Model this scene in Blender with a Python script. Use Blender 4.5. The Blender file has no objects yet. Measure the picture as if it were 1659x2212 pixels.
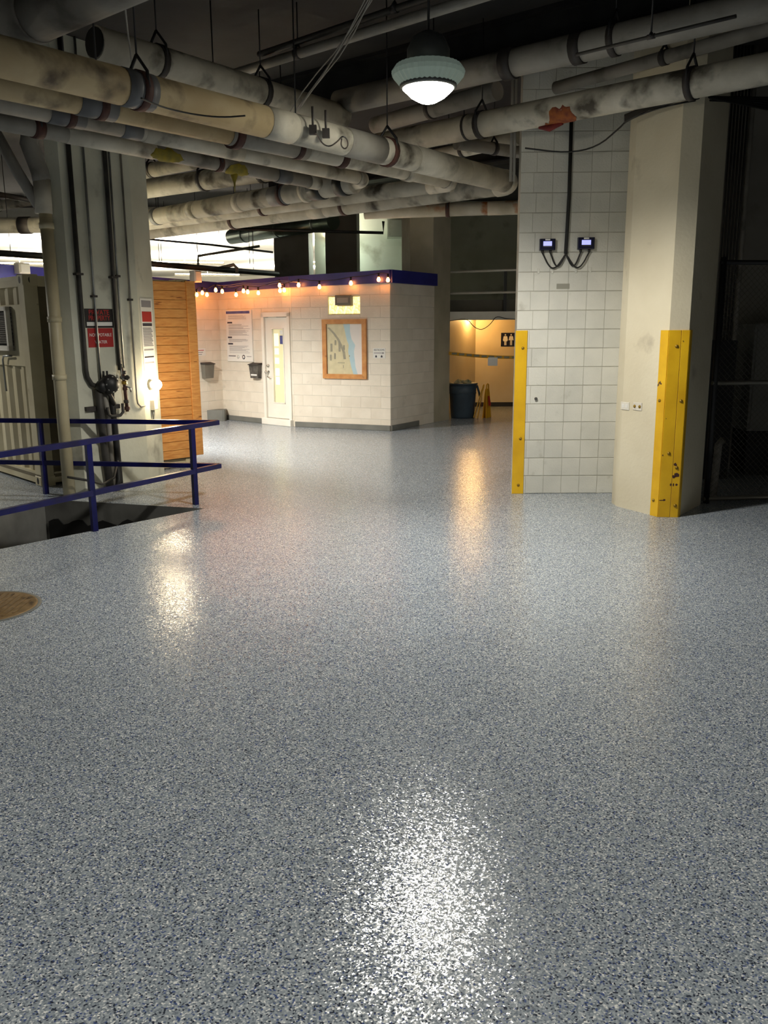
import bpy, math, random
from mathutils import Vector, Matrix
from mathutils.geometry import tessellate_polygon
random.seed(7)
SC = bpy.context.scene
COL = SC.collection
R = math.radians

# ------------------------------------------------------------------ camera
F_PX, PITCH, ROLL, CAM_H = 1850.0, R(12.2), R(-0.4), 1.87
fwd = Vector((0, math.cos(PITCH), -math.sin(PITCH)))
r0 = Vector((1, 0, 0)); u0 = r0.cross(fwd)
rgt = math.cos(ROLL) * r0 + math.sin(ROLL) * u0
upv = rgt.cross(fwd)
CAM = Vector((0, 0, CAM_H))
cd = bpy.data.cameras.new('camera'); cam = bpy.data.objects.new('camera', cd); COL.objects.link(cam)
m = Matrix((rgt, upv, -fwd)).transposed().to_4x4(); m.translation = CAM
cam.matrix_world = m
cd.sensor_fit = 'VERTICAL'; cd.sensor_height = 36.0; cd.lens = 36.0 * F_PX / 2212.0
cd.clip_end = 200; cd.clip_start = 0.05
SC.camera = cam

# ------------------------------------------------------------------ world, exposure
w = bpy.data.worlds.new('world'); SC.world = w; w.use_nodes = True
w.node_tree.nodes['Background'].inputs[0].default_value = (0.75, 0.85, 1.0, 1)
w.node_tree.nodes['Background'].inputs[1].default_value = 0.02
SC.view_settings.view_transform = 'Standard'; SC.view_settings.look = 'None'
SC.view_settings.gamma = 1.0; SC.view_settings.use_curve_mapping = False
SC.view_settings.exposure = 0.0
SC.cycles.use_denoising = True
SC.cycles.use_adaptive_sampling = True; SC.cycles.adaptive_threshold = 0.03
SC.cycles.max_bounces = 6; SC.cycles.diffuse_bounces = 4; SC.cycles.glossy_bounces = 3
SC.cycles.sample_clamp_indirect = 6.0
LAMP_POWER = 560.0      # the pendant over the floor
LAMP2_POWER = 1350.0    # the pendant behind the pipe-covered column
LAMP3_POWER = 620.0     # the pendant out of frame in front of the container side
LAMP4_POWER = 1000.0     # the pendant behind the camera
LAMP5_POWER = 95.0     # the pendant hidden behind the block wall end
BEYOND = 1.1

# ------------------------------------------------------------------ helpers
def ray(x, y):
    return (fwd + rgt * ((x - 829.5) / F_PX) - upv * ((y - 1106) / F_PX)).normalized()
def G(x, y, z=0.0):
    d = ray(x, y); return CAM + d * ((z - CAM_H) / d.z)
def AT(x, y, Y):
    d = ray(x, y); return CAM + d * (Y / d.y)
def V(*a): return Vector(a)

class Frame:
    """vertical plane from p0 (left) to p1 (right), normal towards the viewer"""
    def __init__(s, p0, p1):
        s.p0 = Vector((p0[0], p0[1], 0)); s.p1 = Vector((p1[0], p1[1], 0))
        s.L = (s.p1 - s.p0).length; s.d = (s.p1 - s.p0) / s.L
        s.n = Vector((s.d.y, -s.d.x, 0))
    def P(s, u, z, d=0.0): return s.p0 + s.d * u + s.n * d + Vector((0, 0, z))
    def uv(s, x, y, d=0.0):
        dr = ray(x, y); o = s.p0 + s.n * d
        t = (o - CAM).dot(s.n) / dr.dot(s.n); p = CAM + dr * t
        return (p - s.p0).dot(s.d), p.z

class MB:
    def __init__(s): s.v = []; s.f = []; s.sm = []
    def add(s, vs, fs, smooth=False):
        b = len(s.v); s.v += [Vector(v) for v in vs]
        s.f += [tuple(i + b for i in f) for f in fs]; s.sm += [smooth] * len(fs); return s
    def hexa(s, c):   # 8 corners: 4 bottom ring, 4 top ring
        return s.add(c, [(3, 2, 1, 0), (4, 5, 6, 7), (0, 1, 5, 4), (1, 2, 6, 5), (2, 3, 7, 6), (3, 0, 4, 7)])
    def box(s, a, b):
        x0, y0, z0 = a; x1, y1, z1 = b
        return s.hexa([(x0, y0, z0), (x1, y0, z0), (x1, y1, z0), (x0, y1, z0), (x0, y0, z1), (x1, y0, z1), (x1, y1, z1), (x0, y1, z1)])
    def fbox(s, F, u0, u1, z0, z1, d0, d1):   # d1 > d0 : towards viewer
        P = F.P
        return s.hexa([P(u0, z0, d1), P(u1, z0, d1), P(u1, z0, d0), P(u0, z0, d0), P(u0, z1, d1), P(u1, z1, d1), P(u1, z1, d0), P(u0, z1, d0)])
    def fbev(s, F, u0, u1, z0, z1, d0, d1, b):  # plate with chamfered front
        P = F.P
        o = [P(u0, z0, d0), P(u1, z0, d0), P(u1, z1, d0), P(u0, z1, d0)]
        m_ = [P(u0, z0, d1 - b), P(u1, z0, d1 - b), P(u1, z1, d1 - b), P(u0, z1, d1 - b)]
        i = [P(u0 + b, z0 + b, d1), P(u1 - b, z0 + b, d1), P(u1 - b, z1 - b, d1), P(u0 + b, z1 - b, d1)]
        fs = [(3, 2, 1, 0), (8, 9, 10, 11)]
        for k in range(4):
            j = (k + 1) % 4; fs += [(k, j, 4 + j, 4 + k), (4 + k, 4 + j, 8 + j, 8 + k)]
        return s.add(o + m_ + i, fs)
    def prism(s, poly, z0, z1):
        n = len(poly); z0s = z0 if hasattr(z0, '__len__') else [z0] * n; z1s = z1 if hasattr(z1, '__len__') else [z1] * n
        vs = [(p[0], p[1], z0s[i]) for i, p in enumerate(poly)] + [(p[0], p[1], z1s[i]) for i, p in enumerate(poly)]
        fs = [tuple(range(n))[::-1], tuple(range(n, 2 * n))]
        for i in range(n):
            j = (i + 1) % n; fs.append((i, j, n + j, n + i))
        return s.add(vs, fs)
    def tube(s, pts, r, n=12, cap=True, smooth=True):
        pts = [Vector(p) for p in pts]; k = len(pts)
        rs = r if hasattr(r, '__len__') else [r] * k
        tan = []
        for i in range(k):
            a = pts[max(i - 1, 0)]; b = pts[min(i + 1, k - 1)]
            t = b - a; tan.append(t.normalized() if t.length > 1e-9 else (tan[-1] if tan else Vector((0, 0, 1))))
        ref = Vector((0, 0, 1)) if abs(tan[0].z) < 0.9 else Vector((1, 0, 0))
        nx = tan[0].cross(ref).normalized(); vs = []
        for i in range(k):
            nx = (nx - tan[i] * nx.dot(tan[i])).normalized(); ny = tan[i].cross(nx)
            for j in range(n):
                a = 2 * math.pi * j / n
                vs.append(pts[i] + (nx * math.cos(a) + ny * math.sin(a)) * rs[i])
        fs = []
        for i in range(k - 1):
            for j in range(n):
                j2 = (j + 1) % n
                fs.append((i * n + j, i * n + j2, (i + 1) * n + j2, (i + 1) * n + j))
        s.add(vs, fs, smooth)
        if cap:
            b = len(s.v) - len(vs)
            s.f.append(tuple(b + j for j in range(n))[::-1]); s.sm.append(False)
            s.f.append(tuple(b + (k - 1) * n + j for j in range(n))); s.sm.append(False)
        return s
    def sq(s, a, b, w_):   # square bar
        a = Vector(a); b = Vector(b); t = (b - a).normalized()
        ref = Vector((0, 0, 1)) if abs(t.z) < 0.9 else Vector((0.7, -0.7, 0))
        x = t.cross(ref).normalized() * w_ / 2; y = t.cross(x).normalized() * w_ / 2
        return s.hexa([a - x - y, a + x - y, a + x + y, a - x + y, b - x - y, b + x - y, b + x + y, b - x + y])
    def lathe(s, c, prof, n=24, axis=None, smooth=True):
        c = Vector(c); ax = Vector(axis).normalized() if axis else Vector((0, 0, 1))
        ref = Vector((1, 0, 0)) if abs(ax.x) < 0.9 else Vector((0, 1, 0))
        x = ax.cross(ref).normalized(); y = ax.cross(x); vs = []
        for (r, h) in prof:
            for j in range(n):
                a = 2 * math.pi * j / n
                vs.append(c + ax * h + (x * math.cos(a) + y * math.sin(a)) * max(r, 1e-5))
        fs = []
        for i in range(len(prof) - 1):
            for j in range(n):
                j2 = (j + 1) % n; fs.append((i * n + j, i * n + j2, (i + 1) * n + j2, (i + 1) * n + j))
        fs.append(tuple(range(n))[::-1]); fs.append(tuple((len(prof) - 1) * n + j for j in range(n)))
        s.add(vs, fs, smooth); return s
    def mesh(s, name, O=Vector((0, 0, 0))):
        me = bpy.data.meshes.new(name)
        me.from_pydata([tuple(v - O) for v in s.v], [], s.f)
        me.polygons.foreach_set('use_smooth', s.sm); me.update()
        import bmesh
        bm = bmesh.new(); bm.from_mesh(me); bmesh.ops.recalc_face_normals(bm, faces=bm.faces); bm.to_mesh(me); bm.free()
        return me

WL = {}
def wloc(o): return WL.get(o.name, Vector((0, 0, 0)))
def props(o, label=None, cat=None, group=None, kind=None):
    if label: o['label'] = label
    if cat: o['category'] = cat
    if group: o['group'] = group
    if kind: o['kind'] = kind
    return o
def obj(name, mb, mat, parent=None, label=None, cat=None, group=None, kind=None):
    lo = [min(v[i] for v in mb.v) for i in range(3)]; hi = [max(v[i] for v in mb.v) for i in range(3)]
    O = Vector(((lo[0] + hi[0]) / 2, (lo[1] + hi[1]) / 2, lo[2]))
    o = bpy.data.objects.new(name, mb.mesh(name, O)); COL.objects.link(o)
    WL[o.name] = O
    if parent: o.parent = parent; o.location = O - wloc(parent)
    else: o.location = O
    o.data.materials.append(M[mat] if isinstance(mat, str) else mat)
    return props(o, label, cat, group, kind)
def thing(name, loc, label, cat, group=None, kind=None):
    o = bpy.data.objects.new(name, None); COL.objects.link(o); o.empty_display_size = 0.1
    o.location = Vector(loc); WL[o.name] = Vector(loc)
    return props(o, label, cat, group, kind)
def place(name, me, loc, mat, parent, rotz=0.0):
    o = bpy.data.objects.new(name, me); COL.objects.link(o); WL[o.name] = Vector(loc)
    o.parent = parent; o.location = Vector(loc) - wloc(parent); o.rotation_euler = (0, 0, rotz)
    if mat and not me.materials: me.materials.append(M[mat])
    return o
def text(s, F, u, z, d, size, mat, parent, align='CENTER', name='lettering', sx=1.0, bold=0.0):
    c = bpy.data.curves.new(name, 'FONT'); c.body = s; c.size = size; c.align_x = align; c.align_y = 'CENTER'
    c.extrude = 0.0008; c.offset = bold; c.space_line = 0.85
    tmp = bpy.data.objects.new('text_tmp', c); me = bpy.data.meshes.new_from_object(tmp); bpy.data.objects.remove(tmp); bpy.data.curves.remove(c)
    o = bpy.data.objects.new(name, me); COL.objects.link(o)
    p = F.P(u, z, d); o.parent = parent; o.location = p - wloc(parent)
    o.rotation_euler = (R(90), 0, math.atan2(F.d.y, F.d.x)); o.scale = (sx, 1, 1)
    me.materials.clear(); me.materials.append(M[mat]); WL[o.name] = p
    return o

def smooth_path(pts, n=2):
    for _ in range(n):
        q = [pts[0]]
        for i in range(len(pts) - 1): q += [pts[i].lerp(pts[i + 1], .25), pts[i].lerp(pts[i + 1], .75)]
        pts = q + [pts[-1]]
    return pts
# ------------------------------------------------------------------ materials
M = {}
def lin(c):
    return tuple((x / 255 / 12.92) if x / 255 <= 0.04045 else ((x / 255 + 0.055) / 1.055) ** 2.4 for x in c) + (1,)
def mat(name, c, c2=None, rough=0.6, metal=0.0, scale=3.0, lo=0.35, hi=0.65, bump=0.0, bscale=40.0, spec=0.5, detail=6, rnd=0.0, stain=None, stretch=None):
    """two-tone noise colour, optional stain colour, fine bump, per-object brightness variation"""
    ma = bpy.data.materials.new(name); ma.use_nodes = True; nt = ma.node_tree; N = nt.nodes; Lk = nt.links
    b = N['Principled BSDF']; b.inputs['Roughness'].default_value = rough; b.inputs['Metallic'].default_value = metal
    b.inputs['Specular IOR Level'].default_value = spec
    tc = N.new('ShaderNodeTexCoord'); src = tc.outputs['Object']
    oi = N.new('ShaderNodeObjectInfo')
    ad = N.new('ShaderNodeVectorMath'); ad.operation = 'ADD'; Lk.new(src, ad.inputs[0])
    mu = N.new('ShaderNodeVectorMath'); mu.operation = 'SCALE'; mu.inputs['Scale'].default_value = 37.0
    cb = N.new('ShaderNodeCombineXYZ'); Lk.new(oi.outputs['Random'], cb.inputs[0]); Lk.new(oi.outputs['Random'], cb.inputs[1])
    Lk.new(cb.outputs[0], mu.inputs[0]); Lk.new(mu.outputs[0], ad.inputs[1]); vec = ad.outputs[0]
    if stretch:
        mp = N.new('ShaderNodeMapping'); mp.inputs['Scale'].default_value = stretch; Lk.new(vec, mp.inputs[0]); vec = mp.outputs[0]
    c = lin(c); c2 = lin(c2) if c2 else c
    no = N.new('ShaderNodeTexNoise'); no.inputs['Scale'].default_value = scale; no.inputs['Detail'].default_value = detail; Lk.new(vec, no.inputs['Vector'])
    rp = N.new('ShaderNodeValToRGB'); rp.color_ramp.elements[0].position = lo; rp.color_ramp.elements[0].color = c
    rp.color_ramp.elements[1].position = hi; rp.color_ramp.elements[1].color = c2
    Lk.new(no.outputs['Fac'], rp.inputs[0]); out = rp.outputs[0]
    if stain:
        sc_, s_lo, s_hi, s_scale = stain
        n2 = N.new('ShaderNodeTexNoise'); n2.inputs['Scale'].default_value = s_scale; n2.inputs['Detail'].default_value = 8; Lk.new(vec, n2.inputs['Vector'])
        r2 = N.new('ShaderNodeMapRange'); r2.inputs[1].default_value = s_lo; r2.inputs[2].default_value = s_hi; Lk.new(n2.outputs['Fac'], r2.inputs[0])
        mx = N.new('ShaderNodeMix'); mx.data_type = 'RGBA'; Lk.new(r2.outputs[0], mx.inputs[0]); Lk.new(out, mx.inputs[6]); mx.inputs[7].default_value = lin(sc_); out = mx.outputs[2]
    if rnd:
        hs = N.new('ShaderNodeHueSaturation'); mr = N.new('ShaderNodeMapRange'); mr.inputs[3].default_value = 1 - rnd; mr.inputs[4].default_value = 1 + rnd * 0.6
        Lk.new(oi.outputs['Random'], mr.inputs[0]); Lk.new(mr.outputs[0], hs.inputs['Value']); Lk.new(out, hs.inputs['Color']); out = hs.outputs[0]
    Lk.new(out, b.inputs['Base Color'])
    if bump:
        n3 = N.new('ShaderNodeTexNoise'); n3.inputs['Scale'].default_value = bscale; n3.inputs['Detail'].default_value = 3; Lk.new(src, n3.inputs['Vector'])
        bp = N.new('ShaderNodeBump'); bp.inputs['Strength'].default_value = bump; bp.inputs['Distance'].default_value = 0.01
        Lk.new(n3.outputs['Fac'], bp.inputs['Height']); Lk.new(bp.outputs[0], b.inputs['Normal'])
    M[name] = ma; return ma
def emit(name, c, strength):
    ma = bpy.data.materials.new(name); ma.use_nodes = True; N = ma.node_tree.nodes
    b = N['Principled BSDF']; b.inputs['Base Color'].default_value = lin(c); b.inputs['Emission Color'].default_value = lin(c); b.inputs['Emission Strength'].default_value = strength
    M[name] = ma; return ma
def glass(name, c=(235, 240, 235), rough=0.05, alpha=0.25):
    ma = bpy.data.materials.new(name); ma.use_nodes = True; b = ma.node_tree.nodes['Principled BSDF']
    b.inputs['Base Color'].default_value = lin(c); b.inputs['Roughness'].default_value = rough; b.inputs['Alpha'].default_value = alpha
    M[name] = ma; return ma

def floor_material():
    ma = bpy.data.materials.new('flake_epoxy'); ma.use_nodes = True; nt = ma.node_tree; N = nt.nodes; Lk = nt.links
    b = N['Principled BSDF']; tc = N.new('ShaderNodeTexCoord')
    vo = N.new('ShaderNodeTexVoronoi'); vo.voronoi_dimensions = '2D'; vo.inputs['Scale'].default_value = 190.0; vo.inputs['Randomness'].default_value = 1.0
    Lk.new(tc.outputs['Object'], vo.inputs['Vector'])
    sp = N.new('ShaderNodeSeparateColor'); Lk.new(vo.outputs['Color'], sp.inputs[0])
    rp = N.new('ShaderNodeValToRGB'); cr = rp.color_ramp; cr.interpolation = 'CONSTANT'
    stops = [(0.0, (56, 62, 76)), (0.09, (80, 96, 142)), (0.16, (126, 136, 146)), (0.36, (156, 165, 173)), (0.70, (178, 186, 192)), (0.86, (208, 212, 214)), (0.945, (242, 243, 240))]
    cr.elements[0].position = 0; cr.elements[0].color = lin(stops[0][1]); cr.elements[1].position = stops[1][0]; cr.elements[1].color = lin(stops[1][1])
    for p, c in stops[2:]:
        e = cr.elements.new(p); e.color = lin(c)
    Lk.new(sp.outputs[0], rp.inputs[0])
    # slow drift of the blend over the floor
    no = N.new('ShaderNodeTexNoise'); no.inputs['Scale'].default_value = 0.9; no.inputs['Detail'].default_value = 5; Lk.new(tc.outputs['Object'], no.inputs['Vector'])
    mr = N.new('ShaderNodeMapRange'); mr.inputs[3].default_value = 0.9; mr.inputs[4].default_value = 1.1; Lk.new(no.outputs['Fac'], mr.inputs[0])
    hs = N.new('ShaderNodeHueSaturation'); Lk.new(rp.outputs[0], hs.inputs['Color']); Lk.new(mr.outputs[0], hs.inputs['Value'])
    Lk.new(hs.outputs[0], b.inputs['Base Color'])
    b.inputs['Roughness'].default_value = 0.15; b.inputs['Specular IOR Level'].default_value = 0.36
    # every chip lies at its own slight tilt under the clear coat, plus orange peel
    v2 = N.new('ShaderNodeTexVoronoi'); v2.voronoi_dimensions = '2D'; v2.inputs['Scale'].default_value = 190.0; Lk.new(tc.outputs['Object'], v2.inputs['Vector'])
    sb = N.new('ShaderNodeVectorMath'); sb.operation = 'SUBTRACT'; sb.inputs[1].default_value = (.5, .5, .5); Lk.new(v2.outputs['Color'], sb.inputs[0])
    v3 = N.new('ShaderNodeTexVoronoi'); v3.voronoi_dimensions = '2D'; v3.inputs['Scale'].default_value = 120.0; Lk.new(tc.outputs['Object'], v3.inputs['Vector'])
    s3 = N.new('ShaderNodeVectorMath'); s3.operation = 'SUBTRACT'; s3.inputs[1].default_value = (.5, .5, .5); Lk.new(v3.outputs['Color'], s3.inputs[0])
    a3 = N.new('ShaderNodeVectorMath'); a3.operation = 'ADD'; Lk.new(sb.outputs[0], a3.inputs[0]); Lk.new(s3.outputs[0], a3.inputs[1])
    ml = N.new('ShaderNodeVectorMath'); ml.operation = 'MULTIPLY'; ml.inputs[1].default_value = (.105, .105, 0); Lk.new(a3.outputs[0], ml.inputs[0])
    n1 = N.new('ShaderNodeTexNoise'); n1.inputs['Scale'].default_value = 60; n1.inputs['Detail'].default_value = 2; Lk.new(tc.outputs['Object'], n1.inputs['Vector'])
    bp = N.new('ShaderNodeBump'); bp.inputs['Strength'].default_value = 0.35; bp.inputs['Distance'].default_value = 0.0012; Lk.new(n1.outputs['Fac'], bp.inputs['Height'])
    ad = N.new('ShaderNodeVectorMath'); ad.operation = 'ADD'; Lk.new(bp.outputs[0], ad.inputs[0]); Lk.new(ml.outputs[0], ad.inputs[1])
    nz = N.new('ShaderNodeVectorMath'); nz.operation = 'NORMALIZE'; Lk.new(ad.outputs[0], nz.inputs[0]); Lk.new(nz.outputs[0], b.inputs['Normal'])
    M['floor'] = ma
floor_material()

mat('white_block', (220, 218, 208), (206, 205, 196), 0.55, scale=2.5, bump=0.35, bscale=60, rnd=0.04, stain=((168, 164, 150), 0.66, 0.82, 4))
mat('house_block', (228, 219, 204), (216, 206, 190), 0.5, scale=2.5, bump=0.3, bscale=60, rnd=0.008, stain=((180, 172, 155), 0.66, 0.85, 3))
mat('house_mortar', (204, 199, 186), (192, 186, 172), 0.7, scale=6)
mat('pilaster', (186, 178, 156), (168, 160, 138), 0.6, scale=2)
mat('door_glow_off', (232, 218, 170), None, 0.6)
mat('mortar', (188, 185, 173), (166, 162, 150), 0.8, scale=6)
mat('cream_paint', (222, 213, 188), (212, 202, 176), 0.5, scale=1.5, bump=0.25, bscale=30, stain=((172, 162, 140), 0.66, 0.8, 2.2))
mat('pillar_paint', (208, 208, 192), (192, 192, 176), 0.55, scale=2, bump=0.2, bscale=30, stain=((136, 132, 118), 0.6, 0.8, 3))
mat('dark_wall', (104, 100, 90), (92, 88, 78), 0.7, scale=2, bump=0.2)
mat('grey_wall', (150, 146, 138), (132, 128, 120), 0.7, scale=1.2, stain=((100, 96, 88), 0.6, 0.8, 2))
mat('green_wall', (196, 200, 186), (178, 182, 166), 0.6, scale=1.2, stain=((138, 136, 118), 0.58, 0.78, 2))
mat('alcove_wall', (222, 208, 176), (212, 196, 160), 0.6, scale=1.5)
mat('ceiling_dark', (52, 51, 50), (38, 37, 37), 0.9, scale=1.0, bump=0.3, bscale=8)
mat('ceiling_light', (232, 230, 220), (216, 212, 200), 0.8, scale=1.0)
mat('blue_fascia', (44, 46, 136), (36, 36, 114), 0.45, scale=2)
mat('blue_rail', (14, 16, 88), (10, 11, 62), 0.3, scale=5)
mat('yellow_guard', (232, 184, 30), (214, 164, 22), 0.4, scale=4, stain=((70, 40, 30), 0.71, 0.73, 6))
mat('bolt', (150, 120, 40), None, 0.4, 0.5)
mat('container_paint', (206, 196, 164), (190, 178, 144), 0.45, scale=2.5, bump=0.1, stain=((120, 96, 62), 0.68, 0.78, 4))
mat('container_seal', (120, 110, 86), (104, 94, 72), 0.6, scale=3)
mat('wood', (216, 160, 92), (192, 128, 64), 0.5, scale=5, lo=0.3, hi=0.7, rnd=0.1, stretch=(1.5, 1.5, 9), stain=((130, 72, 30), 0.66, 0.74, 3))
mat('frame_wood', (206, 146, 78), (186, 120, 58), 0.5, scale=8, rnd=0.05, stain=((120, 70, 34), 0.7, 0.76, 9))
mat('baseboard', (118, 118, 112), (104, 104, 98), 0.6, scale=3)
mat('cove_black', (40, 38, 36), None, 0.5)
mat('pipe_white', (206, 200, 184), (178, 172, 156), 0.6, scale=4, bump=0.25, bscale=25, stain=((70, 64, 54), 0.53, 0.7, 3.2))
mat('pipe_tan', (158, 138, 102), (178, 162, 128), 0.65, scale=2.5, bump=0.25, bscale=25, stain=((78, 64, 46), 0.55, 0.72, 3.4))
mat('pipe_grey', (150, 146, 138), (126, 122, 114), 0.65, scale=3, bump=0.2, stain=((70, 66, 60), 0.58, 0.76, 3))
mat('pipe_rusty', (196, 190, 174), (170, 160, 140), 0.6, scale=3, stain=((150, 86, 30), 0.6, 0.68, 2.2))
mat('pipe_dark', (66, 64, 60), (50, 48, 46), 0.6, 0.2, scale=5)
mat('yellow_stain', (150, 132, 30), (120, 108, 40), 0.8, scale=14)
mat('rust_patch', (150, 84, 30), (112, 48, 28), 0.8, scale=14)
mat('red_rag', (130, 34, 28), (96, 26, 22), 0.8, scale=10)
mat('collar_dark', (56, 52, 50), (44, 38, 36), 0.6, scale=8)
mat('collar_rust', (78, 44, 36), (60, 36, 30), 0.7, scale=8)
mat('wrap_grey', (104, 106, 108), (92, 92, 94), 0.5, scale=4)
mat('steel_dark', (48, 48, 50), (36, 36, 38), 0.5, 0.4, scale=4)
mat('galv', (150, 152, 150), (120, 122, 120), 0.4, 0.7, scale=5)
mat('duct_metal', (120, 138, 130), (96, 112, 104), 0.3, 0.8, scale=2)
mat('black', (20, 20, 20), (28, 28, 27), 0.5, scale=6)
mat('black_gloss', (16, 16, 18), None, 0.35)
mat('blackish', (16, 16, 17), (26, 26, 26), 0.85, scale=4)
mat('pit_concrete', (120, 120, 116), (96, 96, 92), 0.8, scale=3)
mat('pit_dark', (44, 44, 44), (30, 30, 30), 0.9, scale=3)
mat('white_door', (236, 232, 222), (230, 224, 212), 0.35, scale=2)
mat('white_plastic', (226, 222, 210), (214, 208, 196), 0.4, scale=3)
mat('paper', (230, 228, 222), (222, 220, 214), 0.7, scale=3)
mat('print_grey', (140, 138, 142), None, 0.7)
mat('print_dark', (54, 52, 64), None, 0.6)
mat('print_blue', (60, 66, 132), (84, 92, 150), 0.6, scale=8)
mat('print_red', (176, 44, 40), None, 0.6)
mat('print_white', (232, 230, 226), None, 0.6)
mat('sign_red', (168, 34, 34), (158, 30, 30), 0.5, scale=4)
mat('sign_black', (34, 30, 30), None, 0.5)
mat('sign_navy', (24, 24, 46), None, 0.4)
mat('map_land', (216, 204, 160), (202, 190, 146), 0.4, scale=12)
mat('map_water', (176, 206, 214), (166, 198, 210), 0.4, scale=10)
mat('map_white', (228, 220, 214), None, 0.4)
mat('map_mark', (150, 142, 112), (130, 124, 100), 0.5, scale=14)
mat('mailbox_grey', (120, 116, 106), (104, 100, 92), 0.45, 0.2, scale=4)
mat('mailbox_dark', (60, 58, 56), (110, 106, 102), 0.3, 0.3, scale=10)
mat('chrome', (210, 206, 198), None, 0.2, 1.0)
mat('can_blue', (58, 74, 88), (48, 62, 76), 0.5, scale=4)
mat('sign_yellow', (220, 168, 30), (206, 150, 24), 0.5, scale=5)
mat('tape', (206, 180, 40), (70, 64, 22), 0.4, scale=16, lo=0.48, hi=0.5, stretch=(1, 1, 0.01))
mat('cable', (30, 29, 28), None, 0.5)
mat('cable_light', (150, 146, 138), None, 0.6)
mat('device_navy', (22, 24, 58), (16, 18, 44), 0.35, scale=6)
mat('manhole', (142, 116, 78), (112, 90, 58), 0.6, 0.3, scale=14, stain=((70, 54, 34), 0.58, 0.66, 9))
mat('wall_patch', (150, 148, 136), None, 0.6)
emit('lamp_reflector', (146, 162, 150), 0.2)
mat('lamp_housing', (96, 98, 96), None, 0.5, 0.4)
mat('fence_wire', (110, 108, 100), None, 0.5, 0.5)
mat('cabinet_grey', (128, 128, 124), None, 0.5)
mat('glass_block', (236, 226, 176), (248, 240, 200), 0.2, scale=14)
mat('trash', (190, 180, 140), (120, 130, 110), 0.7, scale=12)
glass('pane', (226, 224, 200), 0.06, 0.22)
emit('lens_glow', (255, 250, 232), 60.0)
emit('bulb_warm', (255, 150, 60), 40.0)
emit('bulb_white', (255, 224, 176), 70.0)
emit('tube_light', (255, 238, 205), 40.0)
emit('screen_glow', (176, 180, 255), 0.9)
emit('window_glow', (255, 236, 160), 1.05)
emit('window_back', (150, 130, 80), 0.12)
gb = emit('glass_block_lit', (255, 240, 170), 1.0); N_ = gb.node_tree.nodes; tc_ = N_.new('ShaderNodeTexCoord'); no_ = N_.new('ShaderNodeTexNoise'); rp_ = N_.new('ShaderNodeValToRGB')
no_.inputs['Scale'].default_value = 28; no_.inputs['Detail'].default_value = 3; rp_.color_ramp.elements[0].position = .4; rp_.color_ramp.elements[0].color = lin((214, 190, 112)); rp_.color_ramp.elements[1].position = .62; rp_.color_ramp.elements[1].color = lin((255, 252, 214))
gb.node_tree.links.new(tc_.outputs['Object'], no_.inputs['Vector']); gb.node_tree.links.new(no_.outputs['Fac'], rp_.inputs[0]); gb.node_tree.links.new(rp_.outputs[0], N_['Principled BSDF'].inputs['Emission Color'])
emit('door_glow', (226, 214, 168), 0.62)
emit('paper_glow', (255, 250, 226), 0.95)  # backlight on the door papers is put in as emission
emit('alcove_glow', (255, 176, 70), 14.0)

def light(kind, name, loc, power, color, soft=0.1, parent=None, **kw):
    l = bpy.data.lights.new(name, kind); l.energy = power; l.color = color
    if kind in ('POINT', 'SPOT'): l.shadow_soft_size = soft
    for k, v in kw.items(): setattr(l, k, v)
    o = bpy.data.objects.new(name, l); COL.objects.link(o)
    o.location = Vector(loc) - (wloc(parent) if parent else Vector((0, 0, 0)))
    if parent: o.parent = parent
    return o

CEIL = 4.9
E1 = Vector((math.cos(R(50)), math.sin(R(50)), 0)); E2 = Vector((E1.y, -E1.x, 0))   # axes of the building grid

# ------------------------------------------------------------------ floor with the sunken dock
PIT = [V(-1.902, 8.886, 0), V(-4.5, 5.916, 0), V(-3.824, 9.453, 0)]
outer = [V(-17, -7, 0), V(8, -7, 0), V(8, 46, 0), V(-17, 46, 0)]
allv = outer + PIT
mb = MB(); mb.add(allv, [tuple(t) for t in tessellate_polygon([outer, PIT])])
me_floor = obj('floor', mb, 'floor', kind='structure', label='glossy blue grey flake epoxy floor')
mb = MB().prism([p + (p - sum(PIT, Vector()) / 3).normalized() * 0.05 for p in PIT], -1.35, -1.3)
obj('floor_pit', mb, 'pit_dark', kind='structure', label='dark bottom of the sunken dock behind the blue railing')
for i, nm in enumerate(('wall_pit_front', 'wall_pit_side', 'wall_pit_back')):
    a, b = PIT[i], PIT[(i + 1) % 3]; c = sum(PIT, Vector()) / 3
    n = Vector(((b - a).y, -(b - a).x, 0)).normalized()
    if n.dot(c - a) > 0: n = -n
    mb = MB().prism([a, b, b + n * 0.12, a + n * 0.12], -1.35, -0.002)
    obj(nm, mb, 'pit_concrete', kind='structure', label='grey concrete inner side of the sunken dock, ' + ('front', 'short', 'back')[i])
# black sheet with a ragged top edge over the lower back side of the dock
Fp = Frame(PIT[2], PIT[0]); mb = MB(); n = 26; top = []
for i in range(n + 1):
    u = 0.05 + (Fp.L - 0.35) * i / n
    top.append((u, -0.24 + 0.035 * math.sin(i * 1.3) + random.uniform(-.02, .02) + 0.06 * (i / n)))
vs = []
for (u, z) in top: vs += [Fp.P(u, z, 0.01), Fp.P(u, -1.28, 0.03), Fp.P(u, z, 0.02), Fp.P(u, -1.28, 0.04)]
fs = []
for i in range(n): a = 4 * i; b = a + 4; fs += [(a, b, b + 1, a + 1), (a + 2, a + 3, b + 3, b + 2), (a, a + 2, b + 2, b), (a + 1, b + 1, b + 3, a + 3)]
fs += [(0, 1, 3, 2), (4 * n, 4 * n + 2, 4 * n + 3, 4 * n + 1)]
mb.add(vs, fs); obj('ragged_sheet', mb, 'blackish', label='black sheet with a ragged top edge inside the sunken dock', cat='rubber sheet')

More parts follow.
